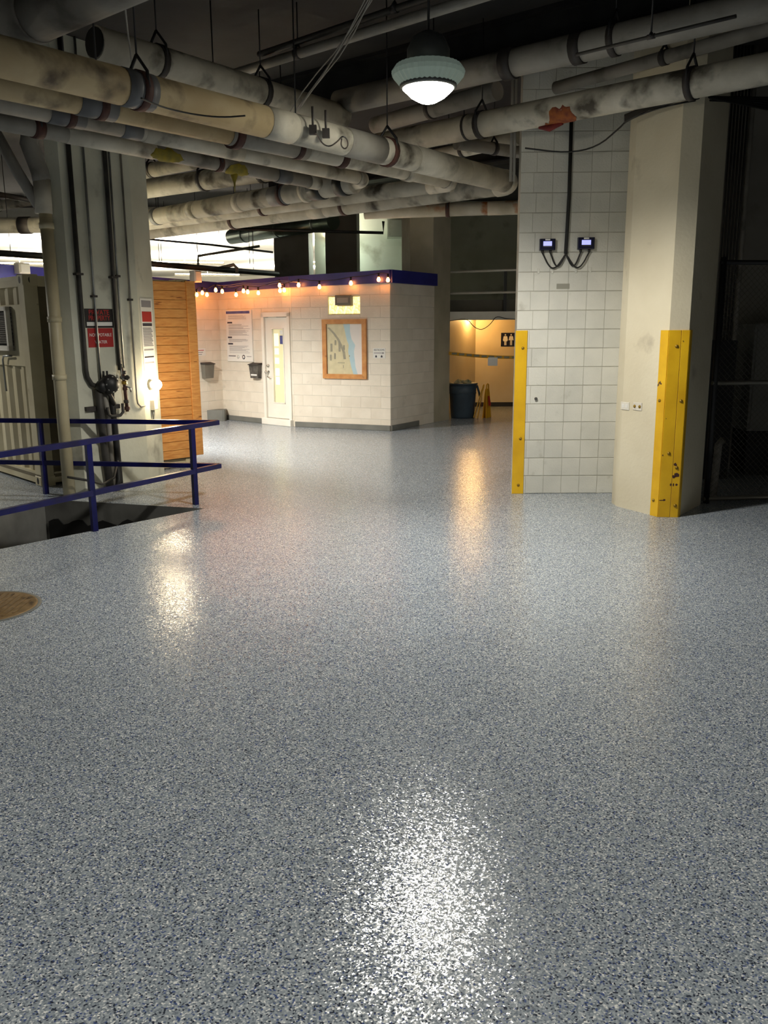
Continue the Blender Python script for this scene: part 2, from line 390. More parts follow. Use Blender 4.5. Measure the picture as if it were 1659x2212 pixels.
# ------------------------------------------------------------------ shell
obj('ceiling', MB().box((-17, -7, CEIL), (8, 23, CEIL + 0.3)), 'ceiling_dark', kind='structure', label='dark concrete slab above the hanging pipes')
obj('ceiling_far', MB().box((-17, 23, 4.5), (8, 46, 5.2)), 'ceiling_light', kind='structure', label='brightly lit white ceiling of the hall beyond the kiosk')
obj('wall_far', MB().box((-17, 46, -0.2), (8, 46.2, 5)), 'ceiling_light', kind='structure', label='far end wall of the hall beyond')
obj('wall_left', MB().box((-17.2, -7, -0.2), (-17, 46, 5)), 'grey_wall', kind='structure', label='grey wall along the left side of the hall')
obj('wall_right', MB().box((8, -7, -0.2), (8.2, 46, 5)), 'grey_wall', kind='structure', label='grey wall along the right side of the hall')
obj('wall_behind', MB().box((-17, -7.2, -0.2), (8, -7, 5)), 'grey_wall', kind='structure', label='grey wall at the near end of the hall')
obj('wall_fence_back', MB().box((3.2, 11.2, 0), (8, 11.4, CEIL)), 'grey_wall', kind='structure', label='dark wall behind the chain link fence')
for i, (u, s) in enumerate(((-3.2, 0.0), (1.8, 0.0), (6.2, 0.0))):
    c = Vector((0, 7, 0)) + E1 * (u + 1.0)
    a = c - E2 * 9; b = c + E2 * 7
    mb = MB()
    for (w_, z0, z1) in ((0.28, 4.46, 4.49), (0.05, 4.49, 4.86), (0.28, 4.86, 4.9)):
        mb.prism([a - E1 * w_ / 2, b - E1 * w_ / 2, b + E1 * w_ / 2, a + E1 * w_ / 2], z0, z1)
    obj('beam_%d' % (i + 1), mb, 'steel_dark', kind='structure', label='dark steel beam under the ceiling slab')

# ------------------------------------------------------------------ concrete block walls
BW, BH, GAP = 0.4064, 0.2032, 0.008
BM = {}
def block_mesh(wd, ht, mat_, scored=False):
    k = (round(wd, 3), round(ht, 3), mat_, scored)
    if k not in BM:
        F = Frame((0, 0), (1, 0)); mb = MB()
        if scored and wd > 0.3:
            mb.fbev(F, 0, wd / 2 - 0.0015, 0, ht, -0.03, 0.006, 0.003); mb.fbev(F, wd / 2 + 0.0015, wd, 0, ht, -0.03, 0.006, 0.003)
        else: mb.fbev(F, 0, wd, 0, ht, -0.03, 0.0035, 0.0012)
        me = mb.mesh('block'); me.materials.append(M[mat_]); BM[k] = me
    return BM[k]
def block_wall(name, p0, p1, z0, z1, mat_, label, holes=(), off=0.0, thick=0.15, scored=False, hgap=None):
    hgap = 0.004 if scored else 0.0015
    F = Frame(p0, p1)
    w_ = thing(name, F.P(F.L / 2, z0), label, None, kind='structure')
    mb = MB()
    zs = sorted(set([z0, z1] + [h for q in holes for h in (max(q[2], z0), min(q[3], z1))]))
    for a, b in zip(zs, zs[1:]):      # mortar backing, left open at the holes
        if b - a < 1e-4: continue
        cuts = sorted([(q[0], q[1]) for q in holes if q[2] <= a + 1e-6 and q[3] >= b - 1e-6]); u = 0.0
        for c0, c1 in cuts + [(F.L, F.L)]:
            if c0 - u > 1e-3: mb.fbox(F, u, c0, a, b, -thick, 0.0)
            u = max(u, c1)
    obj('mortar', mb, 'mortar' if mat_ == 'white_block' else 'house_mortar', w_)
    rot = math.atan2(F.d.y, F.d.x); k = 0; z = z0
    while z < z1 - 0.03:
        h = min(BH, z1 - z); u = -BW + (off + (BW / 2 if k % 2 else 0)) % BW
        while u < F.L:
            a, b = max(u, 0), min(u + BW, F.L); segs = [(a, b, z, z + h)]
            for (h0, h1, v0, v1) in holes:
                ns = []
                for (s0, s1, t0, t1) in segs:
                    if h1 <= s0 or h0 >= s1 or v1 <= t0 + 1e-4 or v0 >= t1 - 1e-4: ns.append((s0, s1, t0, t1)); continue
                    if h0 > s0: ns.append((s0, h0, t0, t1))
                    if h1 < s1: ns.append((h1, s1, t0, t1))
                    m0, m1 = max(s0, h0), min(s1, h1)
                    if v0 > t0: ns.append((m0, m1, t0, v0))
                    if v1 < t1: ns.append((m0, m1, v1, t1))
                segs = ns
            for (s0, s1, t0, t1) in segs:
                if s1 - s0 < 0.03 or t1 - t0 < 0.02: continue
                place('block', block_mesh(s1 - s0 - hgap, t1 - t0 - GAP, mat_, scored), F.P(s0 + hgap / 2, t0 + GAP / 2), None, w_, rot)
            u += BW
        z += BH; k += 1
    return F, w_

# block pillar on the right
FB, wB = block_wall('wall_block_pillar', (1.47, 9.605), (2.66, 9.59), 0, CEIL, 'white_block', 'white painted concrete block wall end carrying two small blue controllers', off=0.14, scored=True)
obj('wall_block_pillar_core', MB().prism([V(1.475, 9.76, 0), V(2.66, 9.745, 0), V(2.66, 11.4, 0), V(1.82, 11.4, 0)], 0, CEIL), 'white_block', kind='structure', label='side of the white block wall end facing the restrooms')

# hexagon column in front of it
RC = [V(2.461, 8.845, 0), V(2.729, 8.33, 0), V(2.913, 8.313, 0), V(3.364, 8.911, 0), V(3.3, 9.4, 0), V(2.67, 9.58, 0), V(2.453, 9.04, 0)]
obj('column_cream', MB().prism(RC, 0, CEIL), 'cream_paint', kind='structure', label='cream painted many sided concrete column with yellow corner plates')
# column carrying the water pipes on the left
LP = [V(-3.59, 9.735, 0), V(-3.437, 9.71, 0), V(-2.912, 10.49, 0), V(-2.84, 10.95, 0), V(-3.2, 10.98, 0), V(-3.66, 10.3, 0)]
obj('column_pipes', MB().prism(LP, 0, CEIL), 'pillar_paint', kind='structure', label='white painted concrete column carrying conduits and red signs')
FL = Frame(LP[1], LP[2]); FLR = Frame(LP[2], LP[3]); FLC = Frame(LP[0], LP[1])

# ------------------------------------------------------------------ kiosk (block building with blue fascia)
L0, L1, L2, L3, L4 = V(-6.1, 13.4, 0), V(-3.34, 17.97, 0), V(-1.708, 16.506, 0), V(0.134, 15.684, 0), V(1.0, 17.05, 0)
H1, H2 = Frame(L1, L2), Frame(L2, L3); HS = Frame(L3, L4); HL = Frame(L0, L1)
u_a = H1.uv(570, 800)[0]; u_b = min(H1.uv(630, 800)[0], H1.L - 0.03)
DOOR = (u_a, u_b, 0.02, 2.16)
block_wall('wall_kiosk_door', L1, L2, 0, 2.66, 'house_block', 'white block kiosk wall with the glazed door', holes=[DOOR], off=0.1)
g0 = H2.uv(708, 640); g1 = H2.uv(778, 679)
WIN = (g0[0], g1[0], g1[1], g0[1])
block_wall('wall_kiosk_front', L2, L3, 0, 2.66, 'house_block', 'white block kiosk wall with the framed map', holes=[WIN], off=0.2)
block_wall('wall_kiosk_side', L3, L4, 0, 2.66, 'house_block', 'unlit side wall of the block kiosk beside the restroom passage', off=0.0)
block_wall('wall_kiosk_wing', V(-4.6, 15.884, 0), L1, 0, 2.66, 'house_block', 'white block wing wall beside the wood clad container', off=0.15)
obj('wall_kiosk_wing_rest', MB().prism([L0, V(-4.6, 15.884, 0), V(-4.73, 15.96, 0), V(-6.23, 13.48, 0)], 0, 2.66), 'house_block', kind='structure', label='plain stretch of the kiosk wing wall behind the container')
# fascia
def fascia(name, a, b, zb0, zb1, zt0, zt1, label):
    F = Frame(a, b); P = F.P
    mb = MB().hexa([P(-0.02, zb0, 0.06), P(F.L + 0.02, zb1, 0.06), P(F.L + 0.02, zb1, -0.2), P(-0.02, zb0, -0.2),
                    P(-0.02, zt0, 0.06), P(F.L + 0.02, zt1, 0.06), P(F.L + 0.02, zt1, -0.2), P(-0.02, zt0, -0.2)])
    return obj(name, mb, 'blue_fascia', kind='structure', label=label)
fascia('trim_1', L2, L3, 2.60, 2.633, 2.80, 2.856, 'dark blue fascia board over the framed map')
fascia('trim_2', L1, L2, 2.57, 2.60, 2.77, 2.80, 'dark blue fascia board over the glazed door')
fascia('trim_3', L3, L4, 2.633, 2.633, 2.856, 2.856, 'dark blue fascia board on the unlit kiosk side')
fascia('trim_4', L0, L1, 2.6, 2.57, 2.86, 2.77, 'dark blue fascia board over the wing wall')
obj('roof_kiosk', MB().prism([L0, L1, L2, L3, L4, V(1.0, 19.5, 0), V(-6, 22, 0), V(-9, 17, 0)], 2.6, 2.66), 'dark_wall', kind='structure', label='flat roof of the block kiosk')
for i, (F, a, b, nm) in enumerate(((H1, 0.12, DOOR[0] - 0.06, 'kiosk_door'), (H2, 0.02, H2.L, 'kiosk_front'), (HS, 0.0, HS.L * 0.62, 'kiosk_side'))):
    obj('baseboard_' + nm, MB().fbev(F, a, b, 0, 0.1, 0.006, 0.03, 0.006), 'baseboard', kind='structure', label='grey painted base strip along the kiosk wall')
# rounded grey curb at the foot of the wing wall
c0, c1 = G(380, 911.5), G(487, 910)
mb = MB(); Fc = Frame(c0, c1)
poly = [Fc.P(0, 0, 0), Fc.P(Fc.L - 0.06, 0, 0), Fc.P(Fc.L - 0.015, 0, -0.02), Fc.P(Fc.L, 0, -0.07), Fc.P(Fc.L, 0, -0.3), Fc.P(0.3, 0, -0.3)]
mb.prism(poly, 0, 0.23); obj('curb', mb, 'baseboard', kind='structure', label='rounded grey concrete curb at the foot of the wing wall')

# door_1
dr = thing('door_1', H1.P((u_a + u_b) / 2, 0.0), 'white door with a tall narrow glass pane and chrome lever', None, kind='structure')
fw = 0.07
mb = MB(); mb.fbox(H1, u_a, u_a + fw, 0.12, 2.14, -0.1, 0.03); mb.fbox(H1, u_b - fw, u_b, 0.12, 2.14, -0.1, 0.03); mb.fbox(H1, u_a, u_b, 2.07, 2.16, -0.1, 0.03)
obj('frame', mb, 'white_door', dr)
obj('step', MB().fbev(H1, u_a - 0.02, u_b + 0.02, 0.0, 0.125, -0.1, 0.09, 0.008), 'white_door', dr)
d0, d1 = u_a + fw + 0.006, u_b - fw - 0.006; gl0, gl1 = d0 + (d1 - d0) * 0.27, d1 - (d1 - d0) * 0.2; gz0, gz1 = 0.42, 1.86
mb = MB(); mb.fbox(H1, d0, gl0, 0.135, 2.06, -0.05, -0.008); mb.fbox(H1, gl1, d1, 0.135, 2.06, -0.05, -0.008)
mb.fbox(H1, gl0, gl1, 0.135, gz0, -0.05, -0.008); mb.fbox(H1, gl0, gl1, gz1, 2.06, -0.05, -0.008)
leaf = obj('leaf', mb, 'white_door', dr)
mb = MB()
for (a, b, c, d) in ((gl0, gl0 + 0.02, gz0, gz1), (gl1 - 0.02, gl1, gz0, gz1), (gl0, gl1, gz0, gz0 + 0.02), (gl0, gl1, gz1 - 0.02, gz1)): mb.fbev(H1, a, b, c, d, -0.03, 0.004, 0.004)
obj('bead', mb, 'white_door', leaf)
obj('pane', MB().fbox(H1, gl0 + 0.018, gl1 - 0.018, gz0 + 0.018, gz1 - 0.018, -0.034, -0.028), 'pane', leaf)
obj('shade', MB().fbox(H1, gl0 + 0.012, gl1 - 0.012, gz0 + 0.015, gz1 - 0.015, -0.048, -0.044), 'door_glow', leaf, label='pale lit interior behind the pane')
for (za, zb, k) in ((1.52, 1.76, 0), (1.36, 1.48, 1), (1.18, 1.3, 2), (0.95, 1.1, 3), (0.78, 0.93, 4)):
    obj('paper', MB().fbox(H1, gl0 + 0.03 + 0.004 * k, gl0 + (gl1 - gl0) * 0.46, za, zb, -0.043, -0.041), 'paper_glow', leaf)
ub = gl1 - (gl1 - gl0) * 0.38
obj('sticker', MB().fbox(H1, ub, gl1 - 0.04, 1.56, 1.72, -0.027, -0.025), 'print_blue', leaf); obj('sticker', MB().fbox(H1, ub + 0.01, gl1 - 0.05, 1.74, 1.82, -0.027, -0.025), 'print_white', leaf)
hx = d0 + 0.06
hd = obj('handle', MB().lathe(H1.P(hx, 1.02, -0.008), [(0.03, 0), (0.03, 0.01), (0.012, 0.014), (0.012, 0.05), (0.026, 0.055), (0.028, 0.075), (0.018, 0.09)], 14, H1.n), 'chrome', dr)
obj('lever', MB().tube([H1.P(hx, 0.94, 0.03), H1.P(hx + 0.05, 0.92, 0.05), H1.P(hx + 0.08, 0.925, 0.05)], 0.011, 8), 'chrome', dr)
obj('deadbolt', MB().lathe(H1.P(hx, 1.14, -0.008), [(0.034, 0), (0.034, 0.015), (0.026, 0.03), (0.012, 0.034)], 14, H1.n), 'chrome', dr)

# window_1 : glass block window with a vent
wn = thing('window_1', H2.P((WIN[0] + WIN[1]) / 2, WIN[2]), 'lit glass block window with a small grey vent above the map', None, kind='structure')
cw = (WIN[1] - WIN[0]) / 4; hm = (WIN[2] + WIN[3]) / 2
obj('backlight', MB().fbox(H2, WIN[0], WIN[1], WIN[2], WIN[3], -0.15, -0.14), 'window_back', wn)
for (a, b, c, d) in ((0, 1, WIN[2], WIN[3]), (1, 2, WIN[2], hm), (2, 3, WIN[2], hm), (3, 4, WIN[2], WIN[3])):
    obj('glass_block', MB().fbev(H2, WIN[0] + cw * a + 0.014, WIN[0] + cw * b - 0.014, c + 0.014, d - 0.014, -0.09, -0.005, 0.012), 'glass_block_lit', wn)
vt = obj('vent', MB().fbev(H2, WIN[0] + cw + 0.004, WIN[0] + cw * 3 - 0.004, hm, WIN[3] + 0.01, -0.08, 0.05, 0.008), 'mailbox_grey', wn)
obj('vent_grille', MB().fbev(H2, WIN[0] + cw + 0.05, WIN[0] + cw * 3 - 0.05, hm + 0.04, WIN[3] - 0.03, 0.04, 0.056, 0.004), 'cable_light', vt)

# poster board
def quad_uv(F, x0, y0, x1, y1):
    a = F.uv(x0, y0); b = F.uv(x1, y1); return min(a[0], b[0]), max(a[0], b[0]), min(a[1], b[1]), max(a[1], b[1])
pu0, pu1 = H1.uv(492, 730)[0], H1.uv(547, 730)[0]; pz1 = H1.uv(520, 669)[1]; pz0 = H1.uv(520, 781)[1]
ps = thing('notice_board', H1.P((pu0 + pu1) / 2, pz0, 0.006), 'large white printed rules board with a blue header beside the door', 'sign')
obj('panel', MB().fbev(H1, pu0, pu1, pz0, pz1, 0.006, 0.03, 0.004), 'paper', ps)
wd = pu1 - pu0; ht = pz1 - pz0; D_ = 0.03
def pr(a, b, c, d, m_, nm='print_line'): return obj(nm, MB().fbox(H1, pu0 + wd * a, pu0 + wd * b, pz0 + ht * c, pz0 + ht * d, D_ - 0.001, D_ + 0.0015), m_, ps)
pr(0.02, 0.94, 0.925, 0.975, 'print_blue', 'header')
for (c, e) in ((0.74, 0.25), (0.455, 0.22), (0.33, 0.25)): pr(0.06, e, c, c + 0.03, 'print_dark', 'heading')
mb = MB(); rr = random.Random(3)
for c in (0.89, 0.872, 0.855, 0.838, 0.82, 0.715, 0.70, 0.685, 0.66, 0.645, 0.63, 0.605, 0.59, 0.575, 0.56, 0.545, 0.525, 0.51, 0.43, 0.415, 0.40, 0.385, 0.30, 0.285, 0.27, 0.25, 0.235, 0.22, 0.2, 0.17):
    mb.fbox(H1, pu0 + wd * 0.1, pu0 + wd * rr.uniform(0.6, 0.93), pz0 + ht * c, pz0 + ht * (c + 0.006), D_ - 0.001, D_ + 0.0012)
obj('text_lines', mb, 'print_grey', ps)
obj('seal', MB().lathe(H1.P(pu0 + wd * 0.65, pz0 + ht * 0.09, D_ - 0.001), [(0.045, 0), (0.045, 0.003)], 20, H1.n), 'print_dark', ps)
obj('seal_centre', MB().lathe(H1.P(pu0 + wd * 0.65, pz0 + ht * 0.09, D_ + 0.001), [(0.026, 0), (0.026, 0.003)], 16, H1.n), 'print_white', ps)
obj('seal', MB().lathe(H1.P(pu0 + wd * 0.43, pz0 + ht * 0.09, D_ - 0.001), [(0.036, 0), (0.036, 0.002)], 16, H1.n), 'print_grey', ps)
obj('seal_centre', MB().lathe(H1.P(pu0 + wd * 0.43, pz0 + ht * 0.09, D_ ), [(0.03, 0), (0.03, 0.0025)], 16, H1.n), 'paper', ps)
pr(0.06, 0.34, 0.1, 0.115, 'print_dark', 'footer'); pr(0.77, 0.95, 0.1, 0.108, 'print_dark', 'footer')

# mailboxes
def mailbox(F, x0, y0, x1, y1, mt, lid, label):
    a, b, c, d = quad_uv(F, x0, y0, x1, y1)
    t = thing('mailbox', F.P((a + b) / 2, c, 0.01), label, 'mailbox', 'wall mailboxes on the kiosk')
    P = F.P; mb = MB().hexa([P(a + .02, c, 0.10), P(b - .02, c, 0.10), P(b - .02, c, 0.006), P(a + .02, c, 0.006), P(a, d - .04, 0.12), P(b, d - .04, 0.12), P(b, d - .04, 0.006), P(a, d - .04, 0.006)])
    obj('body', mb, mt, t)
    obj('lid', MB().hexa([P(a - .01, d - .045, 0.14), P(b + .01, d - .045, 0.14), P(b + .01, d - .04, 0.006), P(a - .01, d - .04, 0.006), P(a - .01, d - .03, 0.14), P(b + .01, d - .03, 0.14), P(b + .01, d, 0.006), P(a - .01, d, 0.006)]), lid, t)
    return t
mailbox(HL, 433, 783, 455, 816, 'mailbox_grey', 'collar_dark', 'grey wall mailbox with dark lid on the wing wall')
mb2 = mailbox(H1, 547, 783, 567, 817, 'mailbox_dark', 'collar_dark', 'dark glossy wall mailbox beside the glazed door')
a, b, c, d = quad_uv(H1, 547, 783, 567, 817)
obj('label_strip', MB().fbox(H1, a + .05, b - .04, c + .05, c + .08, 0.1, 0.112), 'print_white', mb2)
a, b, c, d = quad_uv(HL, 427, 755, 440, 766)
t = thing('wall_notice', HL.P((a + b) / 2, c, 0.01), 'small faded red lettered notice above the grey mailbox', 'sign')
obj('panel', MB().fbox(HL, a - .05, b + .05, c - .02, d + .02, 0.006, 0.009), 'paper', t)
for k, mm in enumerate(('print_red', 'print_grey', 'print_grey')): obj('print_line', MB().fbox(HL, a, b - 0.03 * k, d - .025 - .04 * k, d - .012 - .04 * k, 0.009, 0.0105), mm, t)

# framed map
a, b, c, d = quad_uv(H2, 697, 690, 793.5, 819)
mp = thing('framed_map', H2.P((a + b) / 2, c, 0.02), 'coast map in a wide pine frame on the kiosk wall', 'map')
fwid = 0.085
def bar(p):  # mitred frame bar: outer a,b inner b,a
    P = H2.P; v = [P(q[0], q[1], 0.006) for q in p] + [P(q[0], q[1], 0.045) for q in p]
    return MB().hexa([v[0], v[1], v[2], v[3], v[4], v[5], v[6], v[7]])
oc = [(a, c), (b, c), (b, d), (a, d)]; ic = [(a + fwid, c + fwid), (b - fwid, c + fwid), (b - fwid, d - fwid), (a + fwid, d - fwid)]
for k in range(4):
    j = (k + 1) % 4; obj('frame_bar', bar([oc[k], oc[j], ic[j], ic[k]]), 'frame_wood', mp)
A0, A1, C0, C1 = a + fwid, b - fwid, c + fwid, d - fwid; mw, mh = A1 - A0, C1 - C0
sh = obj('sheet', MB().fbox(H2, A0, A1, C0, C1, 0.006, 0.014), 'map_land', mp)
def mpoly(pts, dd, m_, nm, par):
    n = len(pts); vs = [H2.P(A0 + mw * p[0], C0 + mh * p[1], dd) for p in pts] + [H2.P(A0 + mw * p[0], C0 + mh * p[1], dd + 0.001) for p in pts]
    # strip polygon : left boundary then right boundary reversed
    k = n // 2; fs = []
    for i in range(k - 1):
        i2 = n - 1 - i; fs += [(i, i + 1, i2 - 1, i2), (n + i, n + i2, n + i2 - 1, n + i + 1)]
    for i in range(n): j = (i + 1) % n; fs.append((i, j, n + j, n + i))
    return obj(nm, MB().add(vs, fs), m_, par)
left = [(0.47, 1.0), (0.52, .85), (0.56, .7), (0.62, .58), (0.6, .45), (0.64, .3), (0.68, .15), (0.74, 0)]
right = [(0.66, 1.0), (0.66, .85), (0.7, .7), (0.8, .58), (0.76, .45), (0.78, .3), (0.8, .15), (0.86, 0)]
mpoly(left + right[::-1], 0.0142, 'map_water', 'water', sh)
mpoly(right + [(1, p[1]) for p in right[::-1]], 0.0142, 'map_white', 'open_water', sh)
road = [(0.05, .93), (0.2, .82), (0.32, .7), (0.4, .58), (0.48, .44), (0.5, .3)]
mpoly([(p[0] - .035, p[1]) for p in road] + [(p[0] + .035, p[1]) for p in road[::-1]], 0.0144, 'map_mark', 'road', sh)
for (x, y, sx, sy) in ((.1, .45, .06, .16), (.2, .3, .05, .12), (.08, .27, .05, .12), (.33, .45, .06, .18), (.22, .58, .05, .1), (.46, .48, .05, .1), (.3, .22, .2, .012), (.62, .35, .03, .03), (.45, .12, .02, .06)):
    mpoly([(x, y), (x, y + sy), (x + sx, y + sy), (x + sx, y)], 0.0146, 'map_mark', 'town_grid', sh)
obj('glazing', MB().fbox(H2, A0, A1, C0, C1, 0.022, 0.024), glass('map_glass', (255, 255, 255), 0.04, 0.06), mp)

# RESTROOMS paper sign
a, b, c, d = quad_uv(H2, 806, 752, 833, 774)
t = thing('paper_sign', H2.P((a + b) / 2, c, 0.008), 'white RESTROOMS paper sign with an arrow beside the map', 'sign')
obj('panel', MB().fbox(H2, a, b, c, d, 0.006, 0.009), 'paper', t)
text('RESTROOMS', H2, (a + b) / 2, d - 0.035, 0.0095, 0.045, 'print_dark', t, sx=0.82)
mb = MB().fbox(H2, a + .02, b - .05, (c + d) / 2 - .0, (c + d) / 2 + .008, 0.009, 0.0105); P = H2.P; z_ = (c + d) / 2 + .004
mb.add([P(b - .055, z_ - .014, .0105), P(b - .02, z_, .0105), P(b - .055, z_ + .014, .0105)], [(0, 1, 2)]); obj('arrow', mb, 'print_dark', t)
for q in (0.25, 0.7):
    uc = a + (b - a) * q; mb = MB().fbox(H2, uc - .018, uc + .018, c + .015, c + .04, 0.009, 0.0105); mb.fbox(H2, uc - .01, uc + .01, c + .04, c + .055, 0.009, 0.0105)
    obj('pictogram', mb, 'print_dark', t)

# string lights
sl = thing('string_lights', H1.P(0.3, 2.5, 0.2), 'drooping strand of small warm glass bulbs along the kiosk fascia', 'string lights')
bulbs = [(HL, 425, 636, .25), (HL, 437, 632, .3), (HL, 447, 636, .2), (H1, 466, 626, .45), (H1, 480, 629, .4), (H1, 510, 636, .3), (H1, 526, 628, .2), (H1, 535, 630, .3), (H1, 558, 632, .25),
         (H1, 604, 616, .2), (H1, 605, 627, .12), (H1, 614, 626, .2), (H2, 645, 615, .15), (H2, 690, 619, .15), (H2, 758, 611, .12), (H2, 818, 603, .12), (H2, 838, 604, .12)]
pts = []
for (F, x, y, dd) in bulbs:
    u, z = F.uv(x, y, dd); p = F.P(u, z, dd); pts.append(p)
    bl = obj('bulb', MB().lathe(p, [(0.004, -0.045), (0.022, -0.038), (0.032, -0.018), (0.03, 0.002), (0.018, 0.03), (0.012, 0.04)], 12), 'bulb_warm', sl)
    obj('socket', MB().lathe(p, [(0.014, 0.036), (0.018, 0.042), (0.018, 0.09), (0.008, 0.1)], 10), 'cable', bl)
path = []
order = sorted(range(len(pts)), key=lambda i: bulbs[i][1])
for k, i in enumerate(order):
    p = pts[i] + V(0, 0, 0.1); path.append(p)
    if k + 1 < len(order):
        q = pts[order[k + 1]] + V(0, 0, 0.1); path.append((p + q) / 2 + V(0, 0, 0.02 - min(0.05, 0.06 * (q - p).length)))
path.append(H2.P(H2.L, 2.62, 0.07))
obj('wire', MB().tube(path, 0.006, 6), 'cable', sl)
for off, z_ in ((0.25, 0.17), (0.22, 0.11)):
    pp = [HL.P(HL.L - 2.3, 2.75, 0.3)] + [H1.P(H1.L * k / 6, 2.63 + z_ * 0.5 - 0.03 * math.sin(math.pi * ((k * 2) % 6) / 6), off) for k in range(7)] + [H2.P(0.3, 2.68, 0.1)]
    obj('guy_wire', MB().tube(pp, 0.004, 5), 'cable_light', sl)
# white flood boxes on the fascias
for (F, x0, y0, x1, y1, dd, lb) in ((HL, 404, 585, 422, 611, 0.08, 'small white plastic box fixed to the fascia above the wood clad container end'), (HL, 24, 568, 42, 592, 0.08, 'small white plastic box fixed to the fascia above the corrugated container side')):
    a, b, c, d = quad_uv(F, x0, y0, x1, y1)
    if F is HL: b = a + 0.2
    t = thing('wall_speaker', F.P((a + b) / 2, c, dd), lb, 'speaker')
    obj('body', MB().fbev(F, a, b, c, d, 0.06, 0.2, 0.02), 'white_plastic', t); obj('grille', MB().fbev(F, a + .02, b - .02, c + .02, d - .02, 0.19, 0.206, 0.004), 'paper', t)

# ------------------------------------------------------------------ column behind the kiosk, passage, mezzanine
K3 = [V(0.54, 17.2, 0), L4 + V(-.02, .02, 0), V(1.351, 17.614, 0), V(1.2, 18.2, 0), V(0.4, 18.2, 0)]
obj('column_passage', MB().prism(K3, 0, CEIL), 'pilaster', kind='structure', label='concrete column at the end of the kiosk side wall beside the passage')
FM = Frame((1.3, 17.75), (5.0, 17.75))
zb = FM.uv(1040, 691)[1]; zt = FM.uv(1040, 673)[1]
obj('beam_mezzanine', MB().fbox(FM, 0.02, 3.7, zb, zt, -0.3, 0), 'white_plastic', kind='structure', label='pale slab edge over the restroom passage')
obj('ceiling_passage', MB().box((0.9, 18.05, zb + 0.26), (5, 22.4, zb + 0.34)), 'alcove_wall', kind='structure', label='low ceiling over the restroom passage')
obj('wall_mezzanine_filler', MB().box((1.25, 17.98, zt - .02), (5, 18.1, zb + .4)), 'dark_wall', kind='structure', label='low dark filler added to cover the lit gap behind the slab edge')  # added filler, keeps the lit passage ceiling from showing above the beam
CX, CY = G(1027, 880).x, 20.45
obj('wall_passage_left', MB().prism([V(1.2, 18.25, 0), V(CX, CY, 0), V(CX - .1, CY + .05, 0), V(1.1, 18.3, 0)], 0, zb + 0.26), 'alcove_wall', kind='structure', label='warm lit left wall of the restroom passage')
obj('wall_passage_back', MB().box((CX - 0.02, CY, 0), (5, CY + 0.1, zb + 0.26)), 'alcove_wall', kind='structure', label='back wall of the restroom passage')
obj('baseboard_passage_back', MB().box((CX, CY - 0.015, 0), (5, CY, 0.1)), 'cove_black', kind='structure', label='black cove base along the passage back wall')
obj('wall_back', MB().box((-0.72, 22.4, 0), (8, 22.6, CEIL)), 'green_wall', kind='structure', label='tall stained pale wall behind the kiosk roof')
obj('column_pilaster', MB().box((0.72, 22.0, 0), (1.25, 22.4, CEIL)), 'green_wall', kind='structure', label='pale pilaster on the tall wall behind the kiosk')
mr = thing('mezzanine_rail', FM.P(1.3, zt), 'pale pipe guard rail with black post above the restroom passage', 'railing')
for (ya, yb) in ((588, 579), (634, 629)):
    za = FM.uv(972, ya, -0.1)[1]; zb_ = FM.uv(1108, yb, -0.1)[1]
    obj('rail', MB().tube([FM.P(0.02, za, -0.1), FM.P(2.6, zb_, -0.1), FM.P(3.0, zb_ + 0.05, -0.1), FM.P(3.6, zb_ + 0.05, -0.1)], 0.024, 8), 'white_plastic', mr)
pu = FM.uv(1092, 630, -0.1)[0]
obj('post', MB().fbox(FM, pu - .03, pu + .03, zt, FM.uv(1092, 583, -.1)[1], -0.17, -0.13), 'black', mr)
pt = [FM.P(FM.uv(x, y, 0.06)[0], FM.uv(x, y, 0.06)[1], 0.06) for (x, y) in ((972, 693), (1010, 688), (1022, 705), (1035, 712), (1045, 711), (1060, 700), (1072, 682), (1090, 688), (1115, 690))]
obj('sagging_wire', MB().tube(smooth_path(pt), 0.008, 6), 'cable', label='thin wire sagging below the slab edge over the passage', cat='wire')
# passage lamp under the low ceiling
t = thing('passage_lamp', V(2.05, 19.9, zb + 0.26), 'small warm lamp under the passage ceiling', 'lamp')
obj('base', MB().lathe(V(2.05, 19.9, zb + 0.23), [(0.06, 0), (0.07, 0.03)], 14), 'white_plastic', t)
obj('bulb', MB().lathe(V(2.05, 19.9, zb + 0.17), [(0.01, -0.03), (0.04, -0.015), (0.045, 0.01), (0.02, 0.05), (0.02, 0.06)], 14), 'alcove_glow', t)
light('POINT', 'passage_light', (2.05, 19.85, zb + 0.1), 34, (1.0, 0.6, 0.22), 0.05, t)
# restroom pictogram sign
FK = Frame((CX, CY), (5, CY)); a, b, c, d = quad_uv(FK, 1082.5, 719, 1113, 748)
t = thing('restroom_sign', FK.P((a + b) / 2, c, 0.006), 'dark restroom sign with white woman and man figures', 'sign')
obj('panel', MB().fbev(FK, a, b, c, d, 0.0, 0.012, 0.003), 'sign_navy', t)
S = d - c
def pic(uc, woman):
    P = FK.P; mb = MB(); z = c + S * 0.08; k = S
    mb.lathe(P(uc, z + k * .77, 0.012), [(k * .06, 0), (k * .06, 0.002)], 14, FK.n)
    q = [(-.13, .38), (.13, .38), (.1, .68), (-.1, .68)] if not woman else [(-.16, .3), (.16, .3), (.09, .68), (-.09, .68)]
    mb.add([P(uc + k * x, z + k * y, .0135) for x, y in q], [(0, 1, 2, 3)])
    for s_ in (-1, 1):
        mb.fbox(FK, uc + s_ * k * .045 - k * .032, uc + s_ * k * .045 + k * .032, z, z + k * .42, .012, .0136)
        mb.add([P(uc + s_ * k * x, z + k * y, .0136) for x, y in ((.09, .68), (.14, .64), (.19, .36), (.14, .36))], [(0, 1, 2, 3)])
    return mb
